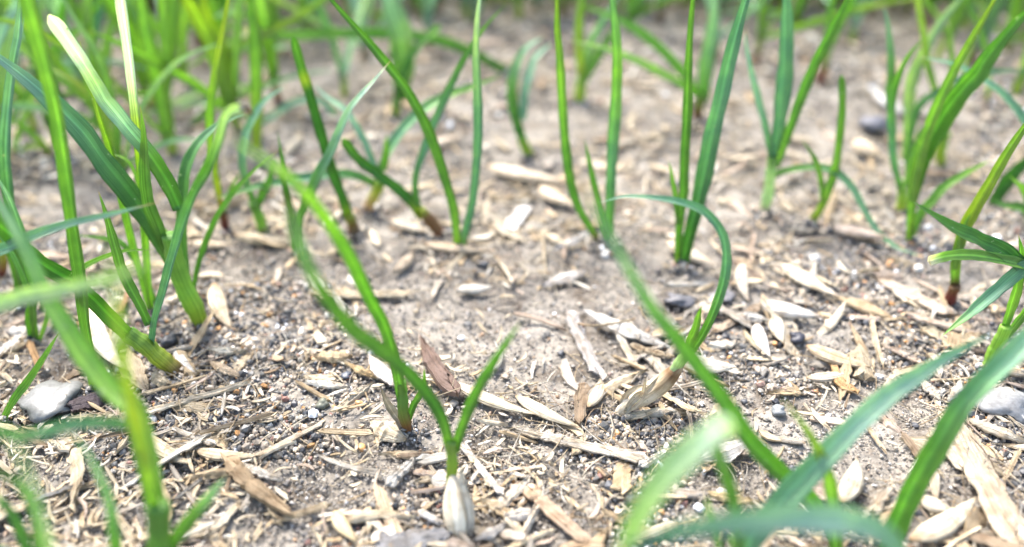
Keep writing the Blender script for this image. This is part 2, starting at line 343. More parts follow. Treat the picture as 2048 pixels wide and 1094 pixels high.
make_chaff(19000, 'chaff_debris', (0.06, 0.30), (0.008, 0.045), 41, 'fine straw chaff scattered over the soil')
make_chaff(700, 'broken_straw_debris', (0.18, 0.5), (0.04, 0.11), 97, 'small broken straw pieces scattered over the soil')
make_chaff(9000, 'fibre_debris', (0.15, 0.6), (0.005, 0.013), 63, 'hair-thin dry plant fibres scattered over the soil')

# ------------------------------------------------------------------ seedlings
BASES = []
LAND = []          # (px, py, phrase) landmarks for the labels of the litter
def seedling(base, label, leaves, Y=None, group='grass seedlings growing from the soil', land=None, husk=None):
    """leaves: (name, 'x,y x,y ...' from base to tip in photograph pixels, width px, colours, options)"""
    g = ground_at(*base) if Y is None else None
    Y0 = g[1] if Y is None else Y
    b = g if Y is None else on_plane(base[0], base[1], Y)
    if Y is not None: b[2] = float(hgt(b[0], b[1]))
    root = bpy.data.objects.new('grass_seedling', None); COL.objects.link(root); root.location = b; root.empty_display_size = 0.2
    tag(root, label, 'seedling', group); BASES.append(b)
    if land: LAND.append((base[0], base[1], land))
    for lf in leaves:
        nm, pts, w, col = lf[:4]; o = lf[4] if len(lf) > 4 else {}
        P = [tuple(map(float, p.split(','))) for p in pts.split()]
        if o.get('ext'):
            (x1, y1), (x2, y2) = P[-2], P[-1]; l = math.hypot(x2 - x1, y2 - y1); e = o['ext'] / l
            P += [(x2 + (x2 - x1) * e * .5, y2 + (y2 - y1) * e * .5), (x2 + (x2 - x1) * e * 1.05, y2 + (y2 - y1) * e * .95)]
        d0, d1 = o.get('d0', 0), o.get('dY', 0); arc = np.concatenate([[0], np.cumsum([math.dist(P[i], P[i + 1]) for i in range(len(P) - 1)])]); arc /= arc[-1]
        Q = np.array([on_plane(x, y, Y0 + d0 + (d1 - d0) * a ** 1.3) for (x, y), a in zip(P, arc)])
        if o.get('root'): Q[0] = (Q[0][0], Q[0][1], float(hgt(Q[0][0], Q[0][1])) - 0.08)
        zm = depth(Q[len(Q) // 2]) if not o.get('ext') else depth(Q[max(len(Q) // 2 - 1, 0)])
        wc = w * .9 * zm / FPX
        V, F, c, uv = leaf_mesh(Q, wc, col, tip=o.get('tip', 'sharp'), cup=o.get('cup', 0.5), twist=o.get('tw', (R.uniform(-.5, .5), R.uniform(-.5, .5))), base=o.get('base', .75), n=o.get('n', 40))
        ob = link(nm, mesh_np(nm, V - b, F, c, uv, M_LEAF if not o.get('dry') else M_STRAW), root)
        if o.get('label'): ob['label'] = o['label']
    return root, b
S = seedling
LF = 'leaf'; SH = 'sheath'
# --- the big tuft and its neighbours at the left
S((400, 652), 'stout seedling with broad dark leaf and white-tipped leaf, yellow-green swollen base', [
    (SH, '404,668 392,625 370,575 352,520 342,470', 46, 'pink@0 ybase@.12 lime@.4 green@1', dict(tip='tube', root=1)),
    (LF, '352,540 330,500 298,445 255,385 205,325 160,262 105,205 50,155 -10,108 -60,75', 54, 'green@0 dark@.3 teal@.7 mint@1', dict(cup=.35, base=.45, tw=(.1, .35), dY=.8, label='broad dark green leaf arching over')),
    (LF, '358,420 332,360 295,300 258,255 215,200 180,150 150,105 118,58 98,30', 42, 'dark@0 green@.25 mint@.5 pale@.7 white@.82 white@1', dict(tip='round', cup=.3, tw=(-.1, .2), dY=-.1, base=.8, label='long leaf bleached white toward its rounded tip')),
    (LF, '338,505 318,450 298,400 287,340 283,270 277,214', 34, 'green@0 green@.5 lime@1', dict(cup=.5, dY=-.2, tw=(0, .3), label='short upright pointed leaf')),
    (LF, '372,560 362,480 366,400 372,335 395,285 440,248 500,225', 32, 'green@0 dark@.5 teal@1', dict(cup=.5, d0=.3, dY=1.6)),
    ], land='stout pink-based seedling')
S((362, 750), 'seedling leaning low over the soil with brown base, tallest leaf ending in a withered tip', [
    (SH, '372,752 345,735 315,712 290,690 255,668', 42, 'brown@0 brown@.2 ybase@.45 green@1', dict(tip='tube', root=1)),
    (LF, '270,680 225,642 180,600 130,562 80,525 30,478 -30,425', 40, 'green@0 dark@.5 green@1', dict(cup=.5, base=.9, dY=-.8, tip='open')),
    (LF, '302,690 308,640 325,580 345,510 362,450 385,390 415,335 435,285 448,238 462,222 482,217', 28, 'teal@0 teal@.4 green@.75 pale@.92 pale@1', dict(cup=.7, dY=-.9, tw=(.3, -.4), tip='open', label='upright folded leaf with a pale withered tip')),
    (LF, '298,650 278,605 255,560 238,520 218,450 205,410 196,384', 24, 'green@0 green@.5 lime@1', dict(cup=.6, dY=.3)),
    ('withered_tip', '478,217 490,213 498,222 505,233', 14, 'cream@0 brown@.6 brown@1', dict(dY=-.9, d0=-.9, n=12, dry=1)),
    ], land='leaning brown-based seedling')
S((305, 632), 'tall slender yellow-white blade rising straight beside the stout tuft', [
    (LF, '305,640 296,560 290,480 286,400 280,330 272,250 264,180 256,110 246,40 238,-20', 25, 'lime@0 lime@.4 yellow@.55 white@.68 white@1', dict(cup=.8, root=1, tip='open', ext=140, dY=-.4)),
    (LF, '300,625 285,570 262,480 243,400 222,315 200,240 180,165 160,82', 20, 'lime@0 lime@.5 yellow@1', dict(cup=.8, dY=.4)),
    ])
S((188, 790), 'tall pale green blade rising from a yellow base beside a dark bark chip', [
    (LF, '190,800 180,720 168,640 160,560 148,480 136,400 122,310 104,215 78,100 52,0', 36, 'ybase@0 lime@.08 green@.3 lime@.8 lime@1', dict(cup=.6, root=1, ext=150, dY=-.4, tip='open')),
    ], land='dark bark chip seedling')
S((8, 850), 'slim bright green blade slanting low from the soil at the picture edge', [
    (LF, '-6,860 20,810 50,770 80,725 120,662', 24, 'lime@0 green@.3 lime@1', dict(cup=.8, tw=(.4, .2), root=1)),
    ])
S((40, 610), 'bluish blades standing close together at the picture edge', [
    (LF, '50,600 36,520 20,420 8,300 20,150 34,60 40,0', 26, 'ybase@0 green@.1 teal@.5 mint@1', dict(ext=120, root=1, cup=.6, dY=.3)),
    (LF, '46,590 30,520 12,400 6,260 24,160 44,60', 22, 'green@0 teal@.5 mint@1', dict(ext=60, cup=.6, dY=1)),
    (LF, '40,590 20,500 2,440 -10,380 -14,300', 24, 'green@0 green@1', dict(ext=40, cup=.6, dY=-.3)),
    ])
S((-20, 555), 'red-based seedling half outside the picture edge', [
    (SH, '-8,560 4,535 6,500', 22, 'red@0 red@.4 ybase@1', dict(tip='tube', root=1)),
    (LF, '5,505 0,440 -20,380 -60,300', 26, 'ybase@0 green@.4 teal@1', dict(cup=.5)),
    ])
S((112, 322), 'small yellow-green curved shoot with brown base near the mound', [
    (SH, '116,324 106,312 96,302', 13, 'brown@0 brown@.6 ybase@1', dict(tip='tube', root=1)),
    (LF, '98,304 80,282 55,258 32,243 14,237', 18, 'yellow@0 lime@.5 lime@1', dict(cup=.6)),
    (LF, '90,298 70,290 48,296 34,308', 13, 'yellow@0 lime@1', dict(cup=.6)),
    ], land='small yellow shoot')
# --- blurred plants close to the lens, lower left
S((330, 1290), 'large out-of-focus seedling close by with many bright green leaves crossing', [
    (SH, '335,1290 330,1200 324,1100 312,1010', 52, 'ybase@0 green@.6 green@1', dict(tip='tube', root=1)),
    (LF, '318,1060 300,970 282,890 262,815 215,775 170,715 130,650 95,590 55,490 0,400 -60,330', 60, 'fresh@0 lime@.25 fresh@.5 teal@1', dict(cup=.55, dY=1.9, tw=(.1, .5), base=.8, label='long broad leaf sweeping up')),
    (LF, '312,1040 292,930 272,840 252,740 238,640 226,540 216,450', 36, 'lime@0 yellow@.4 lime@1', dict(cup=.5, dY=-.9, label='yellow-green upright leaf out of focus')),
    (LF, '330,1110 365,1060 410,1005 452,950', 32, 'green@0 lime@.5 mint@1', dict(cup=.5, dY=.2)),
    (LF, '290,900 262,858 215,845 150,848 90,862 50,870 0,862 -60,850', 30, 'green@0 teal@.5 green@1', dict(cup=.5, dY=-.4, tip='open')),
    ], Y=4.55, land='large blurred seedling')
S((235, 1290), 'out-of-focus dull green blade with a bent top close by', [
    (LF, '240,1290 234,1160 222,1020 195,940 160,885 120,855', 34, 'green@0 green@.5 mint@1', dict(cup=.6, root=1)),
    ], Y=4.3)
S((80, 1290), 'out-of-focus dark blades arching outward at the lower corner', [
    (LF, '90,1290 84,1140 74,1040 48,980 0,945 -60,925', 36, 'dark@0 dark@.5 green@1', dict(cup=.5, root=1)),
    (LF, '80,1280 60,1140 40,1060 0,1000 -60,960', 30, 'dark@0 green@1', dict(cup=.5, dY=.4)),
    ], Y=4.2)
S((150, 1330), 'pale green out-of-focus blade curving over the lower corner', [
    (LF, '160,1330 120,1180 90,1060 60,960 20,880 -40,830', 44, 'mint@0 pale@.5 mint@1', dict(cup=.4, dY=-.5)),
    (LF, '170,1330 110,1200 40,1130 -20,1100 -80,1090', 44, 'teal@0 mint@1', dict(cup=.4, dY=-.5)),
    ], Y=3.6)
S((-160, 900), 'bluish leaf reaching in from beyond the picture edge, tip pointing inward', [
    (LF, '-190,1000 -120,720 -40,535 20,495 70,470 140,446 210,430 270,415 318,403', 40, 'green@0 teal@.4 teal@.7 mint@1', dict(cup=.5, root=0, tw=(.3, -.2), base=.9)),
    (LF, '-190,1000 -120,800 -50,640 20,600 90,585 160,572 240,552 330,512', 52, 'green@0 pale@.4 pale@.7 pale@1', dict(cup=.4, dY=-3.0, label='very blurred pale leaf crossing low')),
    ], Y=7.0)
# --- central seedlings
S((908, 1010), 'forked seedling with two leaves sprouting from an upright white husk', [
    ('husk', '920,1086 915,1050 910,1010 906,975 903,950', 50, 'husk@0 husk@.7 cream@1', dict(tip='spin', dry=1, d0=-.42, dY=-.04, tw=(0, 0), label='upright white seed husk splitting open')),
    ('husk_flap', '938,1072 940,1035 934,1000 926,965 922,925', 20, 'cream@0 husk@1', dict(dry=1, cup=.5, d0=-.4, dY=-.03, n=16)),
    (SH, '905,985 903,950 903,910 904,880', 27, 'brown@0 yellow@.35 lime@1', dict(tip='tube')),
    (LF, '908,905 925,850 950,790 980,735 1010,690 1042,643', 27, 'lime@0 green@.3 fresh@.8 lime@1', dict(cup=.55, dY=-.3, base=.8)),
    (LF, '900,900 886,845 858,795 815,745 765,702 715,665 670,615 630,560 603,505 585,450 575,390', 37, 'lime@0 dark@.15 green@.4 green@.7 mint@1', dict(cup=.5, dY=-1.5, tw=(.2, -.2), base=.75)),
    ], land='forked white-husked seedling')
S((815, 872), 'leaning seedling with brown base and long pale leaf behind the forked one', [
    (SH, '814,876 812,845 806,800 798,765', 26, 'red@0 brown@.3 green@.7 green@1', dict(tip='tube', root=1)),
    (LF, '806,810 800,760 788,700 768,645 735,590 700,525 660,462 610,395 560,345 505,302 450,262', 34, 'green@0 green@.15 fresh@.4 lime@.7 pale@1', dict(cup=.55, dY=-2.0, tw=(0, .3))),
    (LF, '815,845 830,805 846,775 850,735', 16, 'green@0 lime@1', dict(cup=.6)),
    ('husk', '820,878 800,850 778,812 762,770', 20, 'cream@0 cream@1', dict(dry=1, cup=.6, base=.5, label='narrow white husk leaning on the base')),
    ], land='leaning two-leaf seedling')
S((600, 512), 'seedling with one pale leaf bent sideways and a short hooked leaf', [
    (LF, '592,505 595,450 612,405 635,350 660,305 690,240 720,195 750,160 781,122', 27, 'green@0 green@.3 teal@.5 mint@.7 white@.95', dict(cup=.35, root=1, dY=-.5, tw=(.1, .3))),
    (LF, '598,505 585,440 572,380 562,320 555,264', 18, 'green@0 dark@.5 green@1', dict(cup=.7)),
    (LF, '588,470 575,400 570,380', 14, 'green@0 lime@1', dict()),
    ], land='pale-leaved bent seedling')
S((712, 474), 'dark upright clipped blade with a yellow band and brown base', [
    (SH, '712,480 706,455 698,430', 25, 'brown@0 brown@.6 ybase@1', dict(tip='tube', root=1)),
    (LF, '700,440 688,400 668,345 648,285 632,235 615,180 604,148 594,110 585,76', 27, 'ybase@0 dark@.12 dark@.72 yellow@.77 yellow@.79 green@.84 green@1', dict(cup=.7, tip='round', base=.9, dY=-.2)),
    (LF, '664,340 655,315 650,295 655,280', 12, 'green@0 green@1', dict(cup=.6, n=14)),
    ], land='dark clipped seedling')
S((735, 428), 'wide-spreading seedling with reddish base and low sideways leaf', [
    (SH, '728,432 738,410 752,385 762,362', 26, 'red@0 pink@.3 ybase@.8 green@1', dict(tip='tube', root=1)),
    (LF, '752,375 765,330 785,285 815,245 855,210 900,188 950,172 1006,150', 26, 'green@0 teal@.3 green@.7 green@1', dict(cup=.5, dY=1.2)),
    (LF, '750,368 715,352 670,347 600,357 540,368 480,383 425,398', 22, 'green@0 teal@.4 green@1', dict(cup=.5, dY=-1.0)),
    (LF, '768,340 772,310 774,268', 16, 'green@0 lime@1', dict()),
    (LF, '756,360 748,330 720,270 690,220 650,190 625,165', 16, 'teal@0 mint@1', dict(dY=.8)),
    ], land='spreading reddish seedling')
S((895, 473), 'dark seedling leaning far over with long brown base', [
    (SH, '902,478 880,460 858,442 838,425', 27, 'red@0 brown@.5 brown@.8 ybase@1', dict(tip='tube', root=1)),
    (LF, '845,432 815,398 780,368 745,342 715,316 698,296 687,280', 28, 'ybase@0 dark@.2 dark@.7 green@1', dict(cup=.7, base=.95, tip='round', dY=-.2)),
    (LF, '836,412 830,380 832,345 845,305 868,245 895,185 930,115 968,55 1010,8', 19, 'green@0 teal@.3 green@.7 lime@1', dict(dY=.9)),
    ], land='dark leaning seedling')
S((918, 505), 'pair of tall slim blades rising in a narrow V from one yellow base', [
    (LF, '918,512 914,470 908,420 890,360 868,295 845,240 812,180 775,130 735,80 695,35 665,0', 25, 'ybase@0 lime@.08 green@.25 green@1', dict(cup=.6, root=1, ext=90, dY=-.4, label='blade arching back')),
    (LF, '922,505 930,465 944,410 952,340 956,270 955,190 952,110 954,40 960,-10', 22, 'ybase@0 teal@.1 teal@.5 pale@.75 white@1', dict(cup=.6, root=1, ext=100, label='straight blade paler toward the top')),
    ], land='tall V-shaped pair')
S((455, 468), 'tall yellow-green blade with a dark red base', [
    (SH, '454,472 450,445 444,425', 20, 'red@0 red@.6 brown@1', dict(tip='tube', root=1)),
    (LF, '446,430 436,375 425,310 419,245 424,180 436,110 448,50 458,-5', 20, 'brown@0 ybase@.1 lime@.4 yellow@.7 yellow@1', dict(cup=.7, ext=100, label='narrow yellow-green leaf')),
    (LF, '445,428 462,380 480,345', 12, 'green@0 lime@1', dict()),
    ], land='red-based tall blade')
S((525, 472), 'green seedling with curved stem and three leaves behind the red-based blade', [
    (SH, '528,477 520,440 508,405', 26, 'ybase@0 lime@.4 green@1', dict(tip='tube', root=1)),
    (LF, '508,410 492,370 484,325 490,280 505,240 530,200 575,170', 22, 'green@0 teal@.5 mint@1', dict(dY=.9)),
    (LF, '512,420 530,385 540,350 548,320', 22, 'green@0 green@1', dict()),
    (LF, '516,300 517,220 512,140 505,60 500,0', 30, 'yellow@0 lime@.4 green@1', dict(d0=2.5, dY=2.5, ext=60)),
    ], land='curved three-leaved seedling')
S((1060, 318), 'short seedling with yellow foot and two bluish bending leaves', [
    (SH, '1064,322 1052,298 1042,270', 24, 'yellow@0 yellow@.4 green@1', dict(tip='tube', root=1)),
    (LF, '1042,275 1030,230 1024,180 1032,130 1052,95 1090,72', 26, 'dark@0 green@.4 mint@1', dict(dY=.6)),
    (LF, '1046,240 1050,190 1062,140 1080,105 1105,85', 22, 'teal@0 mint@1', dict(dY=.8)),
    ], land='short yellow-footed seedling')
S((1205, 492), 'tall blades flanking a short middle one, yellow-tinged on the outer side', [
    (LF, '1210,505 1180,455 1155,410 1140,355 1130,280 1124,190 1120,90 1116,0', 22, 'red@0 green@.1 green@.35 lime@.6 yellow@1', dict(cup=.7, root=1, ext=110)),
    (LF, '1215,480 1218,420 1222,350 1230,270 1235,190 1236,110 1228,30 1222,-10', 30, 'green@0 teal@.3 lime@.6 teal@1', dict(cup=.6, root=0, ext=110, dY=.2)),
    (LF, '1212,470 1200,420 1188,365 1178,320 1170,280', 17, 'green@0 green@1', dict()),
    ], land='tall two-bladed seedling')
S((1360, 538), 'dark erect seedling with one wide ribbed leaf and one narrow leaf', [
    (LF, '1356,545 1356,480 1362,400 1368,320 1374,230 1376,140 1380,60 1386,-5', 23, 'ybase@0 green@.1 green@.5 lime@1', dict(cup=.8, root=1, ext=100)),
    (LF, '1364,530 1376,480 1392,420 1408,350 1424,270 1444,190 1462,110 1480,40 1495,-10', 38, 'green@0 dark@.15 teal@.5 teal@1', dict(cup=.7, root=1, ext=120, base=.6, tw=(.1, .2), label='wide dark ribbed leaf')),
    (LF, '1356,450 1352,400 1346,360 1338,322', 13, 'green@0 lime@1', dict()),
    ], land='erect ribbed seedling')
# --- the sprouting husk in the middle right
def husk_root():
    r, b = S((1262, 835), 'seedling curling over in a hook, sprouting from a split brown husk', [
        ('husk', '1238,826 1262,806 1290,790 1322,768 1350,742 1368,722', 44, 'cream@0 cream@.45 straw@.6 brown@.8 straw@1', dict(tip='spin', dry=1, label='split brown seed husk')),
        ('husk_flap', '1252,822 1268,795 1295,780 1318,752', 16, 'cream@0 cream@1', dict(dry=1, cup=.5, dY=-.12, d0=-.1, n=16)),
        ('husk_flap', '1246,836 1270,832 1296,826 1322,812', 16, 'straw@0 cream@1', dict(dry=1, cup=.5, dY=-.16, d0=-.1, n=16)),
        ('husk_flap', '1250,826 1268,812 1286,790 1292,752', 15, 'husk@0 husk@1', dict(dry=1, cup=.6, dY=-.2, d0=-.1, n=16)),
        ('husk_flap', '1240,822 1252,790 1275,774 1300,772', 14, 'cream@0 straw@1', dict(dry=1, cup=.4, dY=-.05, n=16)),
        (SH, '1318,775 1345,748 1362,722 1380,695', 26, 'brown@0 pale@.4 lime@1', dict(tip='tube')),
        (LF, '1374,712 1398,680 1420,640 1440,590 1452,540 1450,490 1432,448 1402,418 1360,402 1310,394 1250,392 1200,406', 23, 'lime@0 green@.15 teal@.4 teal@.7 mint@1', dict(cup=.6, dY=.2, tw=(.3, -.3), base=.8, n=56, label='leaf bent round in a hook')),
        (LF, '1376,712 1384,680 1394,645 1404,612', 21, 'lime@0 lime@1', dict(cup=.6, dY=-.1)),
        ('root', '1242,832 1238,850 1243,868 1250,878', 5, 'straw@0 brown@1', dict(dry=1, n=10)),
    ], land='hooked seedling')
husk_root()
# --- blurred plants close to the lens, lower right
S((1640, 1250), 'out-of-focus green blade crossing diagonally close to the lens', [
    (LF, '1720,1180 1640,1020 1570,950 1505,885 1440,790 1375,705 1305,620 1245,515 1195,425 1160,350', 46, 'green@0 fresh@.3 green@.7 mint@1', dict(cup=.6, dY=-.7, base=.8)),
    ], Y=5.3)
S((1470, 1300), 'very blurred seedling close by with a pale broad drooping leaf', [
    (SH, '1495,1300 1485,1180 1475,1080', 36, 'green@0 green@1', dict(tip='tube', root=1)),
    (LF, '1478,1110 1470,1020 1452,945 1432,880 1440,830', 34, 'green@0 green@.6 pale@1', dict(tip='open')),
    (LF, '1462,880 1452,845 1425,862 1385,900 1335,950 1290,1010 1255,1080 1225,1170', 70, 'pale@0 white@.15 pale@.35 lime@.8 fresh@1', dict(cup=.3, dY=-1.2, d0=-.4, base=.35, tw=(0, .1), label='broad pale leaf bent down')),
    (LF, '1440,1100 1425,1040 1412,990', 20, 'green@0 lime@1', dict()),
    ], Y=4.3, land='pale blurred seedling')
S((1500, 1320), 'bluish blurred seedling with a broad leaf arching up to the red-based plants', [
    (LF, '1470,1190 1500,1090 1560,1010 1630,935 1700,860 1790,778 1890,715 1990,665', 58, 'teal@0 teal@.4 mint@.6 teal@1', dict(cup=.45, dY=1.1, base=.7, tw=(.1, -.2))),
    (LF, '1830,1150 1780,1075 1720,1050 1600,1038 1450,1048 1320,1072 1200,1105', 64, 'teal@0 mint@.4 teal@1', dict(cup=.35, d0=-.9, dY=-1.6, base=.8)),
    ], Y=4.6, land='bluish blurred seedling')
S((1690, 1290), 'out-of-focus yellow-green blade standing between the bluish leaves', [
    (LF, '1695,1290 1682,1150 1668,1020 1650,930 1615,860 1565,798', 32, 'green@0 lime@.5 yellow@1', dict(root=1, cup=.5)),
    ], Y=5.0)
S((1720, 1250), 'broad bright green folded blade rising diagonally out of the corner', [
    (LF, '1740,1250 1765,1140 1795,1050 1840,955 1885,880 1925,815 1975,765 2030,705 2090,640', 54, 'green@0 fresh@.3 green@.5 teal@.8 mint@1', dict(root=1, cup=.7, dY=.6, tip='open', tw=(.3, .3))),
    ], Y=5.0, land='broad folded corner blade')
# --- right side seedlings
S((1905, 618), 'bright yellow-green seedling standing on a dark red base', [
    (SH, '1902,622 1905,595 1908,568', 27, 'red@0 red@.6 brown@1', dict(tip='tube', root=1)),
    (LF, '1908,575 1914,520 1930,470 1955,420 1985,365 2020,300 2060,235', 27, 'brown@0 lime@.06 yellow@.4 lime@1', dict(cup=.7, ext=60)),
    (LF, '1910,540 1918,490 1930,450 1942,426', 20, 'lime@0 lime@1', dict()),
    ], land='dark red-based seedling')
S((1968, 745), 'low seedling with dark pointed leaves fanning out from a red-brown base', [
    (SH, '1968,748 1980,725 1995,690 2012,650', 30, 'red@0 red@.1 lime@.3 lime@1', dict(tip='tube', root=1)),
    (LF, '2010,655 2022,620 2034,580 2040,540 2044,510 2037,470', 24, 'lime@0 lime@.5 green@1', dict(cup=.6)),
    (LF, '1995,700 2025,660 2070,600 2110,560', 26, 'lime@0 green@1', dict(cup=.6)),
    (LF, '2100,600 2060,545 2010,505 1960,485 1915,460 1870,428 1827,402', 40, 'dark@0 dark@.5 green@1', dict(cup=.5, dY=-.2, tw=(.2, -.3), base=.7, label='dark leaf pointing back')),
    (LF, '2100,560 2050,530 2000,515 1950,508 1900,512 1858,524', 28, 'green@0 green@.5 lime@.9 cream@1', dict(cup=.5, dY=-.4, tip='open')),
    (LF, '2110,490 2070,520 2020,555 1970,598 1925,640 1888,672', 31, 'dark@0 teal@.4 teal@.7 lime@1', dict(cup=.4, dY=-.5)),
    ], land='fanned red-based seedling')
S((1528, 428), 'pale-stemmed seedling with a wide bluish leaf and two narrower ones', [
    (SH, '1522,434 1534,395 1542,350 1545,315', 26, 'pink@0 pale@.3 pale@.7 green@1', dict(tip='tube', root=1)),
    (LF, '1545,330 1535,270 1522,210 1506,155 1494,100 1490,60', 24, 'teal@0 mint@.5 mint@1', dict(dY=.5)),
    (LF, '1548,320 1556,260 1566,180 1572,110 1575,40 1574,-10', 44, 'teal@0 teal@.4 teal@1', dict(ext=80, base=.4, cup=.5)),
    (LF, '1550,335 1570,280 1592,225 1620,160 1650,95 1680,30 1700,-10', 28, 'lime@0 green@.2 green@1', dict(ext=60, base=.6)),
    (LF, '1550,350 1575,340 1620,333 1660,338 1700,370 1740,440 1785,488 1850,515', 17, 'green@0 teal@.5 teal@1', dict(dY=-1.4, n=50, label='long thin leaf looping down to the soil')),
    ], land='pale-stemmed seedling')
S((1615, 455), 'small forked seedling with orange-tinged foot and one long upright leaf', [
    (LF, '1612,460 1630,435 1650,400 1666,350 1678,280 1684,210 1683,150', 21, 'pink@0 ybase@.08 lime@.3 green@1', dict(root=1, cup=.6, tip='round')),
    (LF, '1645,405 1642,360 1628,315 1604,280', 15, 'lime@0 green@1', dict()),
    ], land='small forked seedling')
S((1805, 428), 'bushy seedling with yellow foot and several crossing leaves', [
    (SH, '1802,434 1804,405 1806,375', 26, 'brown@0 yellow@.4 lime@1', dict(tip='tube', root=1)),
    (LF, '1802,385 1788,330 1782,270 1784,210 1795,160 1815,115 1850,72', 24, 'green@0 teal@.3 green@.7 lime@1', dict(cup=.5)),
    (LF, '1790,300 1784,220 1782,130 1774,40 1765,10', 22, 'teal@0 green@.5 mint@1', dict(dY=1, d0=.6)),
    (LF, '1812,330 1818,240 1826,160 1870,70 1920,0', 32, 'lime@0 pale@.4 pale@1', dict(d0=1.6, dY=2.2, ext=40)),
    (LF, '1812,370 1825,330 1835,290 1842,245', 22, 'lime@0 green@1', dict(dY=.2)),
    (LF, '1812,390 1830,230 1880,180 1930,150 2000,142 2070,140', 18, 'green@0 teal@1', dict(d0=1.2, dY=1.6)),
    ], land='bushy yellow-footed seedling')
S((1822, 492), 'slender yellow-green seedling with a thick leaf slanting across it', [
    (LF, '1820,498 1822,430 1835,345 1862,250 1895,170 1935,95 1970,35 1995,-10', 25, 'yellow@0 lime@.15 lime@.6 yellow@1', dict(root=1, ext=60, cup=.7, dY=-.2, label='narrow yellow-green leaf')),
    (LF, '1826,400 1842,330 1868,270 1905,205 1950,140 2000,80 2060,15', 46, 'green@0 fresh@.4 green@1', dict(cup=.8, ext=40, base=.5, label='thick bright green leaf')),
    (LF, '1824,470 1845,420 1880,380 1930,348 1982,320', 20, 'lime@0 green@.5 lime@1', dict(dY=.2)),
    ], land='slender two-toned seedling')
S((2075, 470), 'bluish seedling past the edge with leaves reaching inward', [
    (LF, '2080,475 2085,380 2060,260 2010,190 1960,155 1910,128 1832,112', 27, 'green@0 teal@.4 teal@1', dict(root=1, dY=1.2)),
    (LF, '2070,470 2050,420 2010,410 1985,400', 22, 'green@0 dark@1', dict(dY=.4)),
    (LF, '2075,440 2055,390 2020,352', 20, 'green@0 lime@1', dict(dY=-.3)),
    (LF, '1985,410 2010,370 2040,335 2080,300', 32, 'dark@0 dark@1', dict(dY=.8, d0=.8)),
    ], land='bluish edge seedling')
S((1972, 228), 'brown-footed faint seedling far back between crossing leaves', [
    (SH, '1972,230 1974,205 1976,185', 14, 'brown@0 brown@.6 ybase@1', dict(tip='tube', root=1)),
    (LF, '1976,190 1975,120 1960,60 1940,10', 20, 'lime@0 green@1', dict(ext=40)),
    ])
S((1160, 208), 'blurred back seedling with a bright yellow foot and three blades', [
    (SH, '1160,212 1160,185 1162,155', 26, 'brown@0 yellow@.3 lime@1', dict(tip='tube', root=1)),
    (LF, '1162,165 1158,100 1160,40 1165,-10', 20, 'yellow@0 lime@1', dict(ext=40)),
    (LF, '1166,165 1190,120 1215,80 1240,40', 24, 'lime@0 green@1', dict(dY=.5)),
    (LF, '1164,160 1180,90 1220,20', 20, 'lime@0 mint@1', dict(dY=.5, ext=40)),
    ], land='yellow-footed back seedling')
S((790, 242), 'dark blurred seedling with a bent top behind the tall V pair', [
    (SH, '790,246 792,225 794,205', 20, 'brown@0 ybase@.5 dark@1', dict(tip='tube', root=1)),
    (LF, '794,215 798,175 812,130 835,95 862,70 882,52', 26, 'dark@0 dark@.6 green@1', dict(tip='round')),
    (LF, '800,200 806,130 795,60 775,-10', 56, 'green@0 lime@.4 mint@1', dict(dY=1, base=.5, ext=60)),
    ])
S((1020, 150), 'blurred seedling lying nearly flat with one long sideways leaf', [
    (LF, '1035,160 1000,135 950,108 890,84 820,70 740,66 650,68 570,72 495,62', 27, 'dark@0 green@.3 fresh@.6 lime@.95 cream@1', dict(root=1, dY=-1.5, tip='open', n=50)),
    ('leaf_tip', '495,62 455,85 410,112 370,140', 17, 'cream@0 lime@.2 lime@1', dict(d0=-1.5, dY=-1.2, label='bent-down end of the leaf')),
    ])
S((150, 110), 'yellow-green leaf lying sideways across the dense blades', [
    (LF, '190,260 175,170 150,112 110,85 65,58 30,46 -20,36', 17, 'green@0 lime@.4 yellow@.8 lime@1', dict(dY=-.4, tip='open')),
    ], Y=12.4)
S((370, 590), 'pale green slanting blade passing between the tufts', [
    (LF, '330,330 380,255 440,205 520,175 600,150 680,140', 16, 'green@0 lime@.5 mint@1', dict(dY=.8)),
    ], Y=14.5)

S((640, 330), 'thin bluish blade arching sideways far back between the uprights', [
    (LF, '700,290 660,215 600,200 540,235 480,265 420,300', 18, 'teal@0 mint@1', dict(dY=-.4)),
    (LF, '560,250 470,225 400,205 330,225 270,260', 16, 'lime@0 mint@1', dict(dY=.4)),
    ], Y=15)
S((560, 130), 'yellow-green blade bowed sideways over the back soil', [
    (LF, '700,-40 640,5 590,38 545,60 500,75 450,100 400,120', 16, 'lime@0 yellow@.5 lime@1', dict(dY=-.6)),
    (LF, '520,180 460,170 380,190 300,225 230,235', 14, 'lime@0 pale@1', dict(dY=-.6)),
    ], Y=15.5)
S((60, 690), 'thin pale blades leaning across each other behind the blurred leaf', [
    (LF, '70,690 60,600 30,520 -10,460 -50,430', 20, 'lime@0 green@.4 teal@1', dict(root=1, cup=.6)),
    (LF, '75,690 110,600 160,540 240,505 310,500', 16, 'lime@0 lime@1', dict(cup=.6, dY=-.3)),
    (LF, '68,690 60,640 66,580 50,500 20,400 -20,330', 24, 'green@0 fresh@.5 mint@1', dict(cup=.6, dY=.3)),
    ])
S((395, 600), 'narrow leaves tangled round the stout tuft', [
    (LF, '385,610 370,540 340,480 300,430 262,330 215,305', 16, 'green@0 lime@.5 lime@1', dict(cup=.6, dY=.4)),
    (LF, '385,600 400,520 430,440 470,380 520,330 560,300', 15, 'green@0 fresh@.5 lime@1', dict(cup=.6, dY=.8)),
    (LF, '330,640 290,560 262,510 230,480 150,470', 16, 'green@0 fresh@1', dict(cup=.6, dY=.3)),
    ])
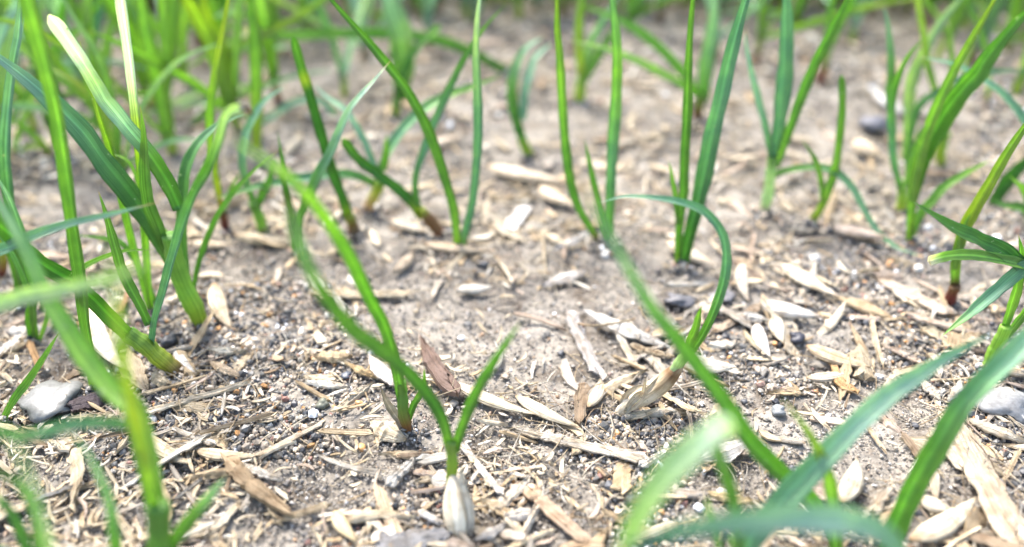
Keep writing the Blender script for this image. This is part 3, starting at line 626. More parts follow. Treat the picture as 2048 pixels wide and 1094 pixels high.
S((235, 330), 'loose thin yellow-green blades arching past each other behind the tall pale blade', [
    (LF, '240,340 215,250 170,180 110,140 40,130', 15, 'lime@0 yellow@.6 lime@1', dict(cup=.6, dY=.5)),
    (LF, '245,340 270,240 320,160 380,110 460,80', 15, 'lime@0 pale@1', dict(cup=.6, dY=.8)),
    (LF, '238,335 230,230 200,120 150,40 110,-30', 20, 'green@0 lime@.5 pale@1', dict(cup=.6, dY=.6)),
    (LF, '245,335 300,300 360,280 430,285', 13, 'lime@0 mint@1', dict(cup=.6, dY=.2)),
    ], Y=12.2)
S((60, 240), 'pair of crossing thin blades behind the tall pale blade', [
    (LF, '20,330 40,260 70,190 110,160 160,150', 16, 'lime@0 pale@1', dict(dY=.5)),
    (LF, '10,260 60,180 130,90 190,20 220,-40', 24, 'green@0 lime@1', dict(dY=.5)),
    (LF, '150,260 110,180 60,110 10,60 -40,30', 20, 'green@0 teal@1', dict(dY=.8)),
    ], Y=13.5)

# procedural seedlings further back, each its own thing
def free_leaf(b, az, L, lean, curl, w, col, tip='sharp'):
    n = 7; P = [np.array(b, float)]; a = lean
    for i in range(n):
        d = np.array([cos(az) * sin(a), sin(az) * sin(a), cos(a)]); P.append(P[-1] + d * L / n); a += curl / n
    return leaf_mesh(P, w, col, tip=tip, cup=R.uniform(.35, .7), face=np.array([R.uniform(-.7, .7), -.8, .4]), twist=(R.uniform(-.6, .6), R.uniform(-.6, .6)), n=18)
BACK = []
def back_seedling(x, y):
    z = float(hgt(x, y)); b = np.array([x, y, z]); k = R.choice([2, 2, 3, 3, 4])
    root = bpy.data.objects.new('grass_seedling', None); COL.objects.link(root); root.location = b; root.empty_display_size = .2
    hue = R.choice(['lime', 'lime', 'lime', 'teal', 'fresh', 'mint', 'mint'])
    foot = R.choice(['yellow', 'ybase', 'brown', 'red'])
    h0 = R.uniform(.4, .8)
    V, F, c, uv = free_leaf(b - [0, 0, .08], R.uniform(0, 6.28), h0, R.uniform(0, .25), R.uniform(-.2, .2), R.uniform(.13, .19), f'{foot}@0 {foot}@.35 {hue}@1', 'tube')
    top = V[-1]; link('sheath', mesh_np('sheath', V - b, F, c, uv, M_LEAF), root)
    Ls = []
    for i in range(k):
        L = R.uniform(1.8, 5.6); az = R.uniform(0, 6.28); lean = R.uniform(.05, .4) if R.random() < .75 else R.uniform(.6, 1.2)
        h2 = R.choice([hue, hue, 'mint', 'pale', 'lime', 'yellow'])
        cu, wl = R.uniform(-.1, 1.3), R.uniform(.13, .32)
        if lean > .5: wl *= .55; L = min(L, 3.2); cu *= .7
        V, F, c, uv = free_leaf(top - [0, 0, .12], az, L, lean, cu, wl, f'{hue}@0 {h2}@1'); Ls.append(L)
        link('leaf', mesh_np('leaf', V - b, F, c, uv, M_LEAF), root)
    px, py = project(b); BACK.append((root, px, py, k, max(Ls), hue, foot))
spots = []
def try_spot(px, py, md):
    g = ground_at(px, py)
    if all((g[0] - s[0]) ** 2 + (g[1] - s[1]) ** 2 > md * md for s in spots): spots.append(g); return True
manual = [(-25, 390), (20, 320), (478, 262), (345, 305), (215, 300), (120, 300), (560, 215), (70, 260), (190, 200), (335, 225), (455, 100), (530, 120), (90, 90), (20, 90), (90, 170), (130, 40), (240, 60), (290, 130), (380, 170), (200, 150), (10, 30), (440, 40), (300, 20), (1250, 60), (1600, 20), (1660, 30), (1930, 60), (1850, 60), (2000, 20), (2040, 90), (620, 80), (760, 60), (60, 210), (150, 190), (215, 240), (300, 215), (345, 150), (260, 110), (100, 120), (25, 140), (400, 95), (330, 60), (690, 195), (640, 60), (560, 110), (860, 100), (730, 120), (950, 60), (1040, 40), (1390, 235), (1430, 120), (1320, 45), (1235, 30), (1510, 130), (1640, 170), (1700, 90), (1590, 60), (1740, 40), (1880, 330), (1940, 130), (1870, 120), (2010, 110), (2030, 190), (1810, 40), (1900, 40), (1980, 50), (470, 150), (510, 60), (600, 20), (1130, 20), (1480, 40), (700, 20), (800, 10), (-60, 150), (-60, 300), (2110, 260), (2130, 120), (880, 30)]
for px, py in manual:
    g = ground_at(px, py); spots.append(g); back_seedling(g[0], g[1])
n_extra = 0
for _ in range(1500):
    px = R.choice([R.uniform(-150, 2200), R.uniform(-150, 2200), R.uniform(1750, 2200)]); py = R.uniform(-75, 45)
    if try_spot(px, py, .55):
        back_seedling(spots[-1][0], spots[-1][1]); n_extra += 1
    if n_extra >= 165: break
def make_far_grass(n):
    VV, FF, CC, UU = [], [], [], []; off = 0; protos = []
    for q in range(14):
        hue = R.choice(['lime', 'lime', 'teal', 'mint', 'fresh'])
        protos.append(free_leaf((0, 0, -.05), 0, R.uniform(2.5, 5.5), R.uniform(.05, .4), R.uniform(0, 1.2), R.uniform(.12, .26), f'yellow@0 {hue}@.2 {R.choice([hue, "mint"])}@1'))
    for i in range(n):
        y = 21.8 + 60 * R.random() ** 2.2; x = R.uniform(-1, 1) * (10 + y * .75)
        V, F, c, uv = protos[R.randrange(14)]; a = R.uniform(0, 6.28); s = R.uniform(.8, 1.3)
        Rm = np.array([(cos(a), -sin(a), 0), (sin(a), cos(a), 0), (0, 0, 1)]) * s
        VV.append(V @ Rm.T + [x, y, float(hgt(x, y))]); FF.append(F + off); CC.append(c); UU.append(uv); off += len(V)
    tag(link('grass', mesh_np('grass', np.vstack(VV), np.vstack(FF), np.vstack(CC), np.vstack(UU), M_LEAF)), 'dense young grass further back', kind='stuff')
make_far_grass(1900)

make_grit(210000)

# ------------------------------------------------------------------ seeds, husks and straw
def seed_mesh(L, Wd, col, flat=0.62, groove=.28, bend=0.1, split=0.0, n=26, m=22, tipcol=None):
    s = np.linspace(0.0, 1.0, n); an = np.linspace(0, 2 * pi, m, endpoint=False)
    r = (np.sin(pi * np.clip(s, .012, .992) ** 0.74) ** 0.85) * (1 - .15 * s); r = r / r.max()
    r = np.maximum(r, 0.06)
    g = 1 - groove * np.exp(-((np.angle(np.exp(1j * (an - pi / 2)))) / .22) ** 2)[None] * np.sin(pi * s)[:, None] ** .5
    ribs = 1 + .035 * np.cos(an * 10)[None] + .02 * np.sin(s * 31 + R.uniform(0, 6))[:, None]
    rad = r[:, None] * g * ribs * Wd / 2
    x = (s - .5) * L; lat = bend * L * (4 * (s - .5) ** 2 - .5) * .5
    V = np.stack(np.broadcast_arrays(x[:, None], lat[:, None] + rad * np.cos(an)[None], rad * np.sin(an)[None] * flat + Wd * flat * .5), -1).reshape(-1, 3)
    base = np.array(col); cc = np.repeat(base[None], n * m, 0); S2 = np.repeat(s, m)
    tc = np.array(tipcol if tipcol is not None else (.42, .27, .13))
    k = (np.exp(-(S2 / .05) ** 2) * .8 + np.exp(-((1 - S2) / .07) ** 2) * .5)[:, None]
    k = k + .35 * np.tile(np.exp(-(np.angle(np.exp(1j * (an - pi / 2))) / .14) ** 2), n)[:, None]
    cc = cc * (1 - k.clip(0, 1)) + tc * k.clip(0, 1)
    uv = np.stack([np.tile(an / 2 / pi, n) * 2.0, S2 * L], -1) + [R.uniform(0, 50), R.uniform(0, 50)]
    F = tube_faces(n, m); i0 = len(V); V = np.vstack([V, V[:m].mean(0), V[-m:].mean(0)]); cc = np.vstack([cc, cc[0], cc[-1]]); uv = np.vstack([uv, uv[0], uv[-1]])
    b = (n - 1) * m; caps = [(i0, (q + 2) % m, q + 1, q) for q in range(0, m, 2)] + [(i0 + 1, b + q, b + q + 1, b + (q + 2) % m) for q in range(0, m, 2)]
    return V, np.vstack([F, np.array(caps)]), cc, uv
def chip_mesh(L, Wd, col, thick=.03, cup=.3, bend=.1, arch=.1, rag=.5, n=22, m=7, torn=1.0):
    """a flat, slightly curled piece of straw or husk with ragged ends"""
    s = np.linspace(0, 1, n); u = np.linspace(-1, 1, m); ph = R.uniform(0, 6)
    e = np.clip(np.minimum(s, 1 - s) * 2 / rag, 0, 1) ** .6 if rag > 0 else np.ones(n)
    e = np.maximum(e, .10); w = Wd / 2 * e * (1 + .10 * np.sin(s * 9 + ph) + .05 * np.sin(s * 27 + ph * 2) + rng.normal(0, .08, n) + .25 * np.sin(s * 3 + ph))
    endj = rng.normal(0, min(.07 * L, .5 * Wd) * torn, (2, m))
    x = (s[:, None] - .5) * L + endj[0][None] * np.clip(1 - s * 5, 0, 1)[:, None] + endj[1][None] * np.clip(1 - (1 - s) * 5, 0, 1)[:, None]
    lat = bend * L * (4 * (s - .5) ** 2 - .5) * .5
    y = lat[:, None] + u[None] * w[:, None]
    roll = R.uniform(-.35, .35) * (s - .5)
    zc = arch * L * (.25 - (s - .5) ** 2); zt = zc[:, None] + cup * (1 - u[None] ** 2) * w[:, None] + roll[:, None] * u[None] * w[:, None] + .008 * np.sin(u * 9 + ph)[None] * np.ones((n, 1)) + .006 * rng.normal(0, 1, (n, m)) * (Wd > .08)
    top = np.stack([x, y, zt + thick], -1); bot = np.stack([x, y, zt], -1)[:, ::-1]
    V = np.concatenate([top, bot], 1).reshape(-1, 3); M2 = 2 * m; F = tube_faces(n, M2)
    caps = []
    for q in range(m - 1):
        a_, b_, c_, d_ = q, q + 1, M2 - 2 - q, M2 - 1 - q; caps.append((a_, d_, c_, b_)); o = (n - 1) * M2; caps.append((o + a_, o + b_, o + c_, o + d_))
    uu = np.concatenate([u, u[::-1]]) * Wd * 3.5; uv = np.stack(np.broadcast_arrays(uu[None], (s * L)[:, None]), -1).reshape(-1, 2) + [R.uniform(0, 60), R.uniform(0, 60)]
    c = np.repeat(np.array(col)[None], len(V), 0) * (1 - .12 * np.sin(np.repeat(s, M2) * 7 + ph)[:, None] ** 2)
    V[:, 2] -= V[:, 2].min()
    return V, np.vstack([F, np.array(caps)]), c, uv
def clod_mesh(r, col, jag=.22, flat=.7):
    import bmesh
    bm = bmesh.new(); bmesh.ops.create_icosphere(bm, subdivisions=3, radius=1.0)
    sx, sy = R.uniform(.8, 1.2), R.uniform(.75, 1.1); o = R.uniform(0, 90)
    V = np.array([v.co[:] for v in bm.verts]); F = np.array([[v.index for v in f.verts] for f in bm.faces]); bm.free()
    d = 1 + jag * (vnoise(V[:, 0] * 1.7 + o, V[:, 1] * 1.7 + V[:, 2] * 1.3) - .5) * 2 + jag * .5 * (vnoise(V[:, 0] * 5 + o, V[:, 1] * 5 + V[:, 2] * 4) - .5)
    V = V * d[:, None] * [sx * r, sy * r, flat * r]; V[:, 2] += flat * r * .6
    return V, F, np.repeat(np.array(col)[None], len(V), 0) * rng.uniform(.9, 1.1, (len(V), 1)), None
def place(o, x, y, rz, lift=0.0, tilt=None):
    e = .25
    gx_ = (float(hgt(x + e, y)) - float(hgt(x - e, y))) / (2 * e); gy_ = (float(hgt(x, y + e)) - float(hgt(x, y - e))) / (2 * e)
    nrm = Vector((-gx_, -gy_, 1)).normalized(); q = Vector((0, 0, 1)).rotation_difference(nrm).to_matrix()
    tl = tilt if tilt is not None else (R.gauss(0, .12), R.gauss(0, .10))
    mat = q @ Matrix.Rotation(rz, 3, 'Z') @ Matrix.Rotation(tl[0], 3, 'X') @ Matrix.Rotation(tl[1], 3, 'Y')
    o.rotation_mode = 'QUATERNION'; o.rotation_quaternion = mat.to_quaternion()
    o.location = (x, y, float(hgt(x, y)) + lift)
OCC = []
def hand(kind, x1, y1, x2, y2, wpx, label, col=None, cat=None, lift=None, **kw):
    a = ground_at(x1, y1); b = ground_at(x2, y2); mid = (a + b) / 2; L = float(np.linalg.norm((b - a)[:2])); wc = wpx * depth(mid) / FPX
    c = tuple(v * .87 for v in (PAL[col] if isinstance(col, str) else col or {'seed': (.70, .60, .43), 'husk': (.72, .65, .52), 'straw': (.60, .49, .33), 'bark': (.16, .09, .07), 'stone': (.12, .12, .125)}[kind]))
    if kind == 'seed': V, F, cc, uv = seed_mesh(L, wc, c or (.70, .60, .43), **kw); nm, ct = 'husked_seed', 'seed'
    elif kind == 'husk': V, F, cc, uv = chip_mesh(L, wc, c or (.72, .65, .52), thick=.02, cup=.55, arch=.10, rag=.9, torn=.2, **kw); nm, ct = 'empty_husk', 'husk'
    elif kind == 'straw': V, F, cc, uv = chip_mesh(L, wc, c or (.60, .49, .33), thick=.02, cup=.2, rag=.06, **{'bend': .03, 'arch': .02, **kw}); nm, ct = 'straw_sliver', 'straw'
    elif kind == 'bark': V, F, cc, uv = chip_mesh(L, wc, c or (.16, .09, .07), thick=.06, cup=.35, rag=.22, torn=2, **kw); nm, ct = 'bark_chip', 'wood chip'
    elif kind == 'stone': V, F, cc, uv = clod_mesh(L / 2, c or (.12, .12, .125), **kw); nm, ct = 'pebble', 'pebble'
    elif kind == 'clod': V, F, cc, uv = clod_mesh(L / 2, c, jag=.45, flat=.35, **kw); nm, ct = 'crumb', 'crumb'
    o = link(nm, mesh_np(nm, V, F, cc, uv, M_GRAIN if kind in ('stone', 'clod') else M_STRAW, sharp=0 if kind in ('stone', 'clod') else 35)); tag(o, label, cat or ct)
    place(o, mid[0], mid[1], math.atan2(b[1] - a[1], b[0] - a[0]), lift if lift is not None else (.03 if kind in ('stone', 'clod') else .06), tilt=(R.gauss(0, .06), R.gauss(0, .04)))
    OCC.append((mid[0], mid[1], L / 2)); return o
H = hand
H('seed', 172, 632, 256, 772, 46, 'large white swollen seed behind the leaning blades', (.76, .70, .58), lift=.1)
H('seed', 288, 885, 388, 948, 34, 'plump grey-tan seed beneath the large blurred leaf')
H('seed', 394, 914, 524, 923, 26, 'sharp straw-coloured seed with parted halves lying level beside the blurred leaf')
H('husk', 478, 940, 562, 974, 24, 'curved white husk just right of the sharp level seed', (.78, .74, .66))
H('seed', 350, 712, 392, 758, 18, 'small chalk-white curved seed touching the leaning brown-based seedling', (.80, .78, .74))
H('seed', 430, 588, 462, 668, 34, 'blurred upright tan seed standing right of the stout seedling', (.70, .58, .42))
H('husk', 418, 732, 480, 768, 24, 'flat tan ribbed husk below the pointed pale flake', (.62, .50, .36))
H('husk', 418, 712, 494, 716, 16, 'pale pointed flake right of the leaning seedling base', (.76, .71, .60))
H('husk', 12, 672, 115, 668, 28, 'wide bleached flake crossed by the slim low blade', (.80, .76, .70))
H('straw', 0, 716, 62, 670, 16, 'white tapering straw piece at the edge under the bleached flake', (.78, .74, .68))
H('husk', 255, 708, 292, 790, 40, 'broad tattered brownish husk standing behind the blurred blades', (.60, .50, .36))
H('straw', 300, 838, 502, 780, 15, 'long pale split straw pointing up right across the grit', (.72, .63, .48))
H('straw', 292, 800, 416, 762, 9, 'thin straw parallel to and above the long split straw')
H('straw', 398, 884, 552, 842, 10, 'thin tan straw lying above the sharp level seed', (.58, .48, .34))
H('straw', 350, 868, 436, 906, 12, 'short bleached straw crossing the thin tan straw', (.76, .70, .60))
H('bark', 136, 830, 214, 808, 38, 'dark purplish bark chip beside the white crumb', (.085, .065, .075), lift=.03)
H('clod', 62, 812, 158, 806, 40, 'greyish white crumbly lump beside the dark bark chip', (.15, .15, .14))
H('bark', 462, 945, 566, 1034, 34, 'brown fibrous husk bundle below the curved white husk', (.34, .25, .15))
H('straw', 52, 662, 88, 752, 13, 'brown thorn-like splinter beside the slim low blade', (.42, .27, .13))
H('straw', 240, 640, 262, 598, 15, 'pinkish brown spike between the leaning leaves', (.45, .25, .15))
H('stone', 326, 690, 356, 694, 20, 'black pebble tucked behind the leaning seedling base', (.02, .022, .028))
H('seed', 905, 782, 1074, 848, 28, 'long cream seed crossed by the short leaf of the forked seedling', (.76, .67, .50))
H('seed', 1028, 808, 1158, 872, 30, 'long cream seed overlapping the pointed end of its neighbour', (.74, .66, .50))
H('seed', 984, 754, 1004, 712, 19, 'small white seed standing above the long cream seeds', (.80, .76, .68))
H('bark', 846, 702, 902, 798, 32, 'reddish brown bark chip above the long cream seeds', (0.22, 0.15, 0.12), lift=.05)
H('husk', 630, 726, 706, 722, 26, 'tan boat-shaped husk left of the leaning pale-leaved stem', (.62, .48, .30))
H('husk', 612, 780, 700, 784, 17, 'ragged white flake below the tan boat-shaped husk', (.76, .71, .62))
H('straw', 606, 766, 670, 768, 12, 'short straw resting on the ragged white flake', (.66, .56, .40))
H('straw', 592, 772, 662, 812, 8, 'thin straw poking out under the ragged white flake')
H('husk', 690, 738, 760, 768, 18, 'torn golden husk fragment against the white husk', (.60, .46, .26))
H('husk', 735, 720, 800, 790, 34, 'crumpled white husk behind the pale leaved stem', (.74, .68, .62))
H('husk', 742, 856, 812, 890, 42, 'broad folded pale husk at the foot of the brown-based leaning seedling', (.74, .64, .48))
H('straw', 512, 928, 648, 850, 14, 'long tan straw slanting up right over dark grit', (.62, .54, .42))
H('straw', 636, 922, 774, 958, 9, 'thin white curved straw left of the upright husk', (.78, .73, .64), bend=.12)
H('straw', 556, 1056, 658, 1022, 15, 'blunt tan straw stub on the fine grey sand', (.62, .52, .36))
H('seed', 668, 1036, 712, 1100, 30, 'golden seed poking up from the lower edge', (.74, .62, .38))
H('straw', 640, 606, 812, 598, 28, 'large buff straw plate behind the leaning leaves', (.66, .56, .40))
H('husk', 628, 588, 665, 610, 18, 'tan flake at the left end of the buff straw plate', (.66, .54, .36))
H('seed', 910, 590, 990, 586, 24, 'white frayed seed alone on the bare dust', (.74, .70, .62))
H('straw', 755, 1102, 892, 1080, 56, 'flat weathered grey wood piece at the lower edge', (.33, .33, .34))
H('straw', 640, 876, 736, 878, 11, 'straight straw left of the folded pale husk')
H('straw', 792, 922, 864, 920, 15, 'brown straw stub between the two seedling bases', (.50, .38, .26))
H('straw', 772, 985, 826, 935, 24, 'grey-white splintered chip left of the upright husk', (.56, .54, .50))
H('straw', 926, 900, 1006, 1006, 17, 'white peeled strip slanting down from the forked seedling', (.80, .77, .72))
H('straw', 992, 1030, 1056, 972, 18, 'grey straw leaning against the white peeled strip', (.60, .54, .44))
H('husk', 1010, 1046, 1080, 1036, 28, 'pale rounded flake right of the upright husk', (.76, .70, .62))
H('husk', 950, 1090, 1012, 1062, 26, 'pale torn flake at the lower edge beside the upright husk', (.76, .71, .64))
H('straw', 842, 1035, 884, 1058, 14, 'white stub beside the foot of the upright husk', (.78, .74, .68))
H('straw', 758, 990, 792, 1078, 22, 'standing tan strip left of the upright husk', (.60, .48, .34))
H('straw', 1022, 866, 1284, 932, 24, 'longest flat grey-white straw crossing the dark grit', (.66, .61, .52))
H('straw', 1058, 990, 1168, 1096, 38, 'thick pinkish brown straw running out at the lower edge', (.56, .43, .31))
H('straw', 1140, 645, 1194, 758, 34, 'grey spotted weathered wood strip above the sprouting husk', (.50, .47, .44))
H('husk', 1168, 642, 1336, 708, 44, 'large grey-white open husk behind the hooked seedling', (.72, .70, .66), lift=.1)
H('straw', 1268, 708, 1342, 724, 16, 'buff chip under the large grey-white husk', (.58, .48, .34))
H('straw', 1228, 722, 1290, 750, 11, 'small tan stick left of the sprouting husk')
H('straw', 1244, 842, 1344, 836, 20, 'flat grey flake under the sprouting husk', (.60, .55, .46))
H('straw', 1280, 944, 1325, 918, 16, 'white pointed straw disappearing behind the pale leaf', (.80, .77, .70))
H('husk', 1392, 936, 1492, 898, 44, 'whitish torn flake beside the blurred green stem', (.74, .70, .64))
H('seed', 1480, 540, 1494, 616, 26, 'blurred cream seed pointing at the camera right of the hook', (.74, .66, .54))
H('seed', 1508, 662, 1536, 734, 28, 'white grooved seed with a sharp point downward', (.82, .79, .74), groove=.5)
H('seed', 1546, 648, 1562, 702, 30, 'plump ivory seed beside the white grooved one', (.76, .69, .54), groove=.1)
H('seed', 1340, 994, 1420, 1000, 20, 'grey rough seed between blurred leaf and stem', (.54, .49, .43))
H('husk', 1410, 998, 1516, 1018, 26, 'golden husk passing behind the blurred green stem', (.70, .56, .32))
H('husk', 1085, 578, 1172, 553, 26, 'white flaky husk on the soil above the grey wood strip', (.74, .70, .66))
H('straw', 1424, 672, 1520, 620, 13, 'tan stick pointing at the hooked seedling', (.56, .45, .33))
H('clod', 1322, 612, 1390, 606, 40, 'dark soil clod behind the hooked seedling', (.12, .115, .12))
H('clod', 1412, 596, 1470, 600, 40, 'grey soil clod right of the hook', (.24, .22, .21))
H('stone', 1540, 830, 1572, 830, 26, 'angular grey pebble left of the yellow blurred blade', (.19, .20, .20))
H('stone', 1386, 1022, 1408, 1022, 20, 'milky white round pebble by the blurred stem', (.72, .72, .74))
H('stone', 1574, 684, 1610, 686, 28, 'round black pebble right of the plump ivory seed', (.03, .03, .04))
H('stone', 682, 760, 704, 758, 20, 'smooth slate-black pebble right of the tan boat-shaped husk', (.045, .055, .075))
H('stone', 632, 818, 662, 818, 26, 'olive grey pebble below the thin straw', (.14, .14, .10))
H('seed', 1560, 541, 1670, 612, 36, 'largest cream seed on the right, slightly out of focus', (.78, .70, .56))
H('seed', 1516, 625, 1642, 652, 38, 'striped whitish open seed below the largest cream seed', (.74, .70, .64), groove=.5)
H('seed', 1608, 708, 1736, 752, 32, 'brown-edged seed right of the black pebble', (.68, .55, .38), groove=.5)
H('seed', 1610, 770, 1700, 756, 22, 'pale seed below the brown-edged seed', (.72, .64, .52))
H('straw', 1660, 750, 1706, 798, 18, 'orange-brown curled fragment touching the pale seed', (.52, .34, .16), bend=.3)
H('seed', 1683, 1024, 1712, 938, 42, 'oval flat seed with a raised rim between blurred leaves', (.62, .57, .46), groove=.05)
H('seed', 1816, 1104, 1946, 1016, 42, 'big smooth tan seed at the lower right corner', (.76, .67, .50), groove=.2)
H('seed', 1832, 1014, 1902, 1042, 34, 'cream seed partly under the big smooth tan one', (.74, .66, .52))
H('straw', 1902, 866, 2024, 1086, 56, 'widest torn straw piece slanting down the right corner', (.60, .51, .38), rag=.2) if False else H('straw', 1902, 866, 2024, 1086, 56, 'widest torn straw piece slanting down the right corner', (.60, .51, .38))
H('husk', 1930, 854, 2052, 896, 32, 'pale ribbed husk pointing left above the widest straw', (.74, .66, .52))
H('clod', 1965, 824, 2044, 818, 50, 'white crumbly lump above the pale ribbed husk', (.24, .235, .22))
H('straw', 1994, 986, 2030, 916, 11, 'thin tan straw right of the widest straw piece')
H('straw', 1726, 858, 1764, 912, 11, 'short pointed straw left of the broad folded blade')
H('husk', 1834, 764, 1878, 812, 26, 'pale chip right of the broad folded blade', (.74, .66, .54))
H('seed', 2004, 752, 2056, 766, 28, 'tan seed at the right edge under the fanned leaves', (.68, .56, .40))
H('seed', 974, 348, 1132, 382, 34, 'big blurred tan seed lying level on the back soil', (.70, .60, .46))
H('seed', 1076, 392, 1152, 428, 34, 'blurred tan seed just below the big level one', (.70, .59, .45))
H('straw', 1020, 470, 1050, 420, 24, 'bright white flake below the blurred tan seeds', (.84, .84, .84))
H('husk', 1108, 512, 1180, 474, 18, 'white pointed flake left of the tall two-bladed seedling', (.80, .78, .76))
H('husk', 1082, 474, 1140, 510, 18, 'cream husk beside a looping rootlet', (.74, .64, .48))
H('seed', 1330, 500, 1430, 542, 34, 'blurred seed leaning on the erect ribbed seedling', (.68, .60, .48))
H('seed', 780, 453, 868, 478, 24, 'cream seed left of the dark leaning seedling base', (.72, .64, .52))
H('seed', 850, 502, 990, 520, 26, 'flat brownish seed under the tall V-shaped pair', (.60, .49, .36))
H('husk', 790, 558, 830, 515, 22, 'forked tan husk pair on the mid soil', (.66, .55, .42))
H('straw', 1750, 560, 1900, 640, 28, 'blurred buff straw left of the dark red base', (.62, .52, .42))
H('seed', 1660, 470, 1770, 500, 36, 'blurred pinkish seed beside the looping thin leaf', (.68, .56, .46))
H('seed', 1540, 575, 1560, 590, 12, 'tiny pale seed left of the largest cream seed')
H('seed', 850, 308, 930, 280, 26, 'blurred pale seed far back under the arching blades', (.70, .60, .48))
H('stone', 1718, 262, 1768, 262, 40, 'dark grey blurred pebble on the back soil', (.10, .10, .12))
H('seed', 1700, 300, 1760, 326, 36, 'blurred tan seed in front of the dark back pebble', (.68, .58, .44))
H('husk', 1740, 190, 1800, 240, 40, 'bright white blurred flake on the back soil', (.82, .82, .80))
H('seed', 470, 488, 600, 500, 26, 'blurred long straw-coloured seed left of the pale bent leaf', (.70, .59, .42))
H('seed', 385, 498, 470, 505, 22, 'blurred buff seed behind the stout tuft', (.66, .56, .42))
H('straw', 1160, 330, 1240, 345, 24, 'blurred buff straw between tall blades', (.66, .58, .46))

# the two curled rootlets
def rootlet(pts, w, label, col, dz=.12):
    P = [ground_at(x, y) for x, y in pts]; n = len(P)
    for i, p in enumerate(P): p[2] += .05 + dz * sin(pi * i / (n - 1))
    b = P[0].copy(); V, F, c, uv = leaf_mesh(np.array(P), w, col, tip='tube', n=40, base=.8)
    o = link('dry_rootlet', mesh_np('dry_rootlet', V - b, F, c, uv, M_STRAW)); o.location = b; tag(o, label, 'rootlet')
rootlet([(1270, 642), (1262, 660), (1235, 676), (1200, 686), (1170, 682), (1156, 668), (1160, 655)], .028, 'curled golden rootlet looping over the large grey-white husk', 'brown@0 straw@.3 brown@1', .22)
rootlet([(1092, 560), (1088, 530), (1086, 500), (1080, 478), (1094, 470)], .03, 'thin looping rootlet standing on the soil below the blurred tan seeds', 'straw@0 straw@1', .1)

# scattered seeds, slivers and pebbles: each its own thing, described by look and nearest seedling
def direction(dx, dy):
    a = math.degrees(math.atan2(-dy, dx)) % 360
    return ['right of', 'above and right of', 'above', 'above and left of', 'left of', 'below and left of', 'below', 'below and right of'][int((a + 22.5) // 45) % 8]
def where(px, py):
    l = min(LAND, key=lambda q: math.hypot(q[0] - px, (q[1] - py) * 1.3)); d = math.hypot(l[0] - px, l[1] - py)
    return ('close ' if d < 70 else 'far ' if d > 170 else '') + direction(px - l[0], py - l[1]) + ' the ' + l[2]
def orient(p, rz):
    a = np.array(p); b = a + [cos(rz) * .3, sin(rz) * .3, 0]; q0, q1 = project(a), project(b)
    g = math.degrees(math.atan2(-(q1[1] - q0[1]), q1[0] - q0[0])) % 180
    return 'level' if g < 18 or g > 162 else 'rising rightward' if g < 70 else 'upright' if g < 110 else 'rising leftward'
def patch(g, seed):
    return min(1.0, max(.04, (float(fbm(g[0], g[1], .55, 2, seed)) - .40) * 6)) * min(1, chaff_density(*project(g)) + .2) * (1 - .9 * float(core(g[0], g[1])))
def free(x, y, r):
    for a, b, c in OCC:
        if (a - x) ** 2 + (b - y) ** 2 < (r + c) ** 2 * .3: return False
    return True
def pick(power, lo=-20, hi=1130):
    for _ in range(200):
        py = lo + (hi - lo) * R.random() ** power; px = R.uniform(-60, 2108)
        if R.random() < chaff_density(px, py): return px, py
    return px, py
nS = 0
while nS < 235:
    px, py = pick(1.25, 20) if nS > 85 else (R.uniform(-60, 2108), R.uniform(20, 560)); g = ground_at(px, py); L = R.uniform(.38, .84)
    if not free(g[0], g[1], L / 2) or R.random() > patch(g, 13): continue
    ci = R.choice([0, 1, 1, 3, 3, 2, 6, 4]); rz = R.uniform(0, 2 * pi); c = STRAWC[ci] * R.uniform(.92, 1.1)
    if R.random() < .55:
        V, F, cc, uv = seed_mesh(L, L * R.uniform(.15, .23), c, groove=R.choice([.1, .3, .5]), bend=R.uniform(-.15, .15)); nm, ct, kd = 'husked_seed', 'seed', 'seed'; gp = 'seeds scattered on the soil'
    else:
        V, F, cc, uv = chip_mesh(L, L * R.uniform(.16, .34), c, thick=.018, cup=R.choice([-.3, .5, .6]), arch=R.uniform(0, .15), rag=.9, torn=.4, bend=R.uniform(-.2, .2)); nm, ct, kd = 'empty_husk', 'husk', 'husk'; gp = 'empty husks scattered on the soil'
    o = link(nm, mesh_np(nm, V, F, cc, uv, M_STRAW, sharp=38)); place(o, g[0], g[1], rz, R.uniform(-.02, .06), (R.gauss(0, .35), R.gauss(0, .16)))
    tag(o, f"{'long' if L > .62 else 'short'} {STRAWN[ci]} {kd} {orient(g, rz)} {where(px, py)}", ct, gp)
    OCC.append((g[0], g[1], L / 2)); nS += 1
nS = 0
while nS < 270:
    px, py = pick(.9, 60); g = ground_at(px, py)
    if R.random() > patch(g, 29): continue
    L = R.choice([R.uniform(.25, .55), R.uniform(.25, .55), R.uniform(.5, 1.0)]); 
    ci = R.choice([0, 1, 1, 3, 2, 6, 4, 5, 0]); rz = R.uniform(0, 2 * pi); c = STRAWC[ci] * R.uniform(.9, 1.12)
    w = R.choice([R.uniform(.03, .06), R.uniform(.05, .12), R.uniform(.10, .20)])
    V, F, cc, uv = chip_mesh(L, min(w, L * .5), c, thick=R.uniform(.012, .03), cup=R.uniform(-.2, .5), bend=R.gauss(0, .08), arch=R.gauss(.04, .08), rag=R.choice([.1, .3, .7]), n=16, m=5)
    o = link('straw_sliver', mesh_np('straw_sliver', V, F, cc, uv, M_STRAW, sharp=38)); place(o, g[0], g[1], rz, R.uniform(.0, .10), (R.gauss(0, .4), R.gauss(0, .18)))
    tag(o, f"{'long' if L > .6 else 'short'} {'thin' if w < .06 else 'wide' if w > .12 else 'slim'} {STRAWN[ci]} sliver {orient(g, rz)} {where(px, py)}", 'straw', 'straw slivers scattered on the soil')
    nS += 1
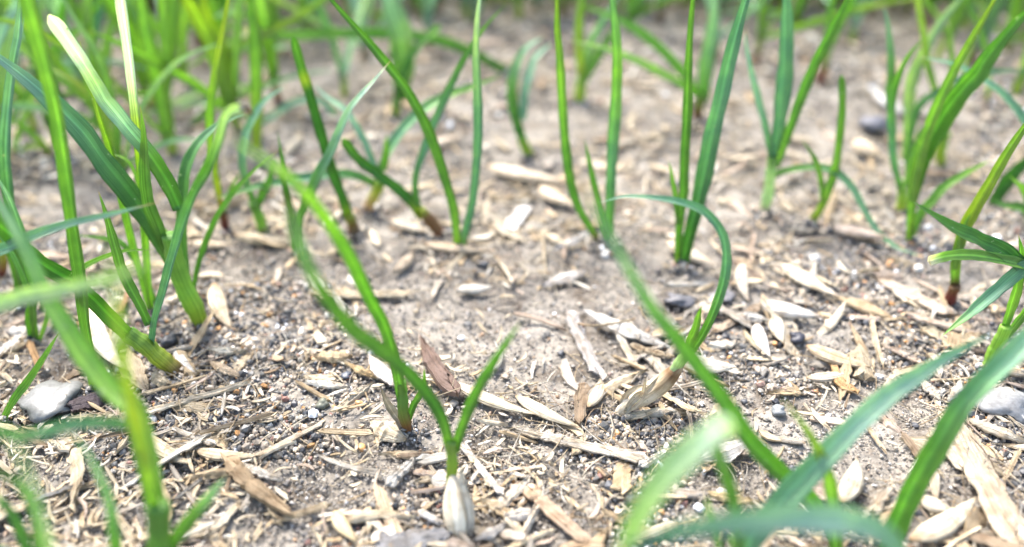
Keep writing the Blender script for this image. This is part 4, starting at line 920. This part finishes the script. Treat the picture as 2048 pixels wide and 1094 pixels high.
PEBN = ['black', 'charcoal', 'slate grey', 'grey', 'tan', 'sandy', 'buff', 'pale', 'white', 'orange', 'maroon']
for _ in range(150):
    px, py = R.uniform(-40, 2088), R.choice([R.uniform(620, 1120), R.uniform(180, 620)]); g = ground_at(px, py); ci = int(rng.choice(11, p=[.16, .18, .14, .14, .1, .06, .04, .05, .05, .05, .03])); r = R.uniform(.028, .055) * (1.3 if py < 620 else 1)
    V, F, cc, uv = clod_mesh(r, GRAIN_COL[ci] * R.uniform(.85, 1.15), jag=.42, flat=.65)
    o = link('pebble', mesh_np('pebble', V, F, cc, None, M_GRAIN)); place(o, g[0], g[1], R.uniform(0, 6), .015)
    tag(o, f"{'tiny' if r < .042 else 'small'} {PEBN[ci]} pebble {where(px, py)}", 'pebble', 'pebbles scattered on the soil')

# labels of the back seedlings
def hgroup(px): return px
for root, px, py, k, L, hue, foot in sorted(BACK, key=lambda r: r[1]):
    hn = dict(mint='minty', green='green', lime='lime', teal='bluish', fresh='fresh')[hue]; fn = dict(yellow='yellow', ybase='greenish', brown='brown', red='reddish')[foot]
    ld = min(LAND, key=lambda q: abs(q[0] - px) + .2 * abs(q[1] - py))
    side = 'behind' if abs(px - ld[0]) < 25 else ('behind and left of' if px < ld[0] else 'behind and right of')
    tag(root, f"{'tall' if L > 4.2 else 'short' if L < 3 else 'middling'} {hn} {'blurred' if py > 20 else 'faint'} {['', '', 'two', 'three', 'four'][k]}-leaved seedling with {fn} foot {side} {ld[2]}", 'seedling', 'blurred grass seedlings in the back')

# where two of a kind still read the same, say which sits higher in its patch
by = {}
for o in list(COL.objects):
    if o.parent is None and o.get('label') and o.get('group'): by.setdefault(o['label'], []).append(o)
for lb, os_ in by.items():
    if len(os_) < 2: continue
    os_.sort(key=lambda o: project(o.location)[1]); n = len(os_)
    for i, o in enumerate(os_):
        o['label'] = (('upper ', 'lower ')[i] if n == 2 else ('upper ', 'middle ', 'lower ')[i] if n == 3 else ('topmost ', 'upper ', 'lower ', 'lowest ')[min(i, 3)]) + lb
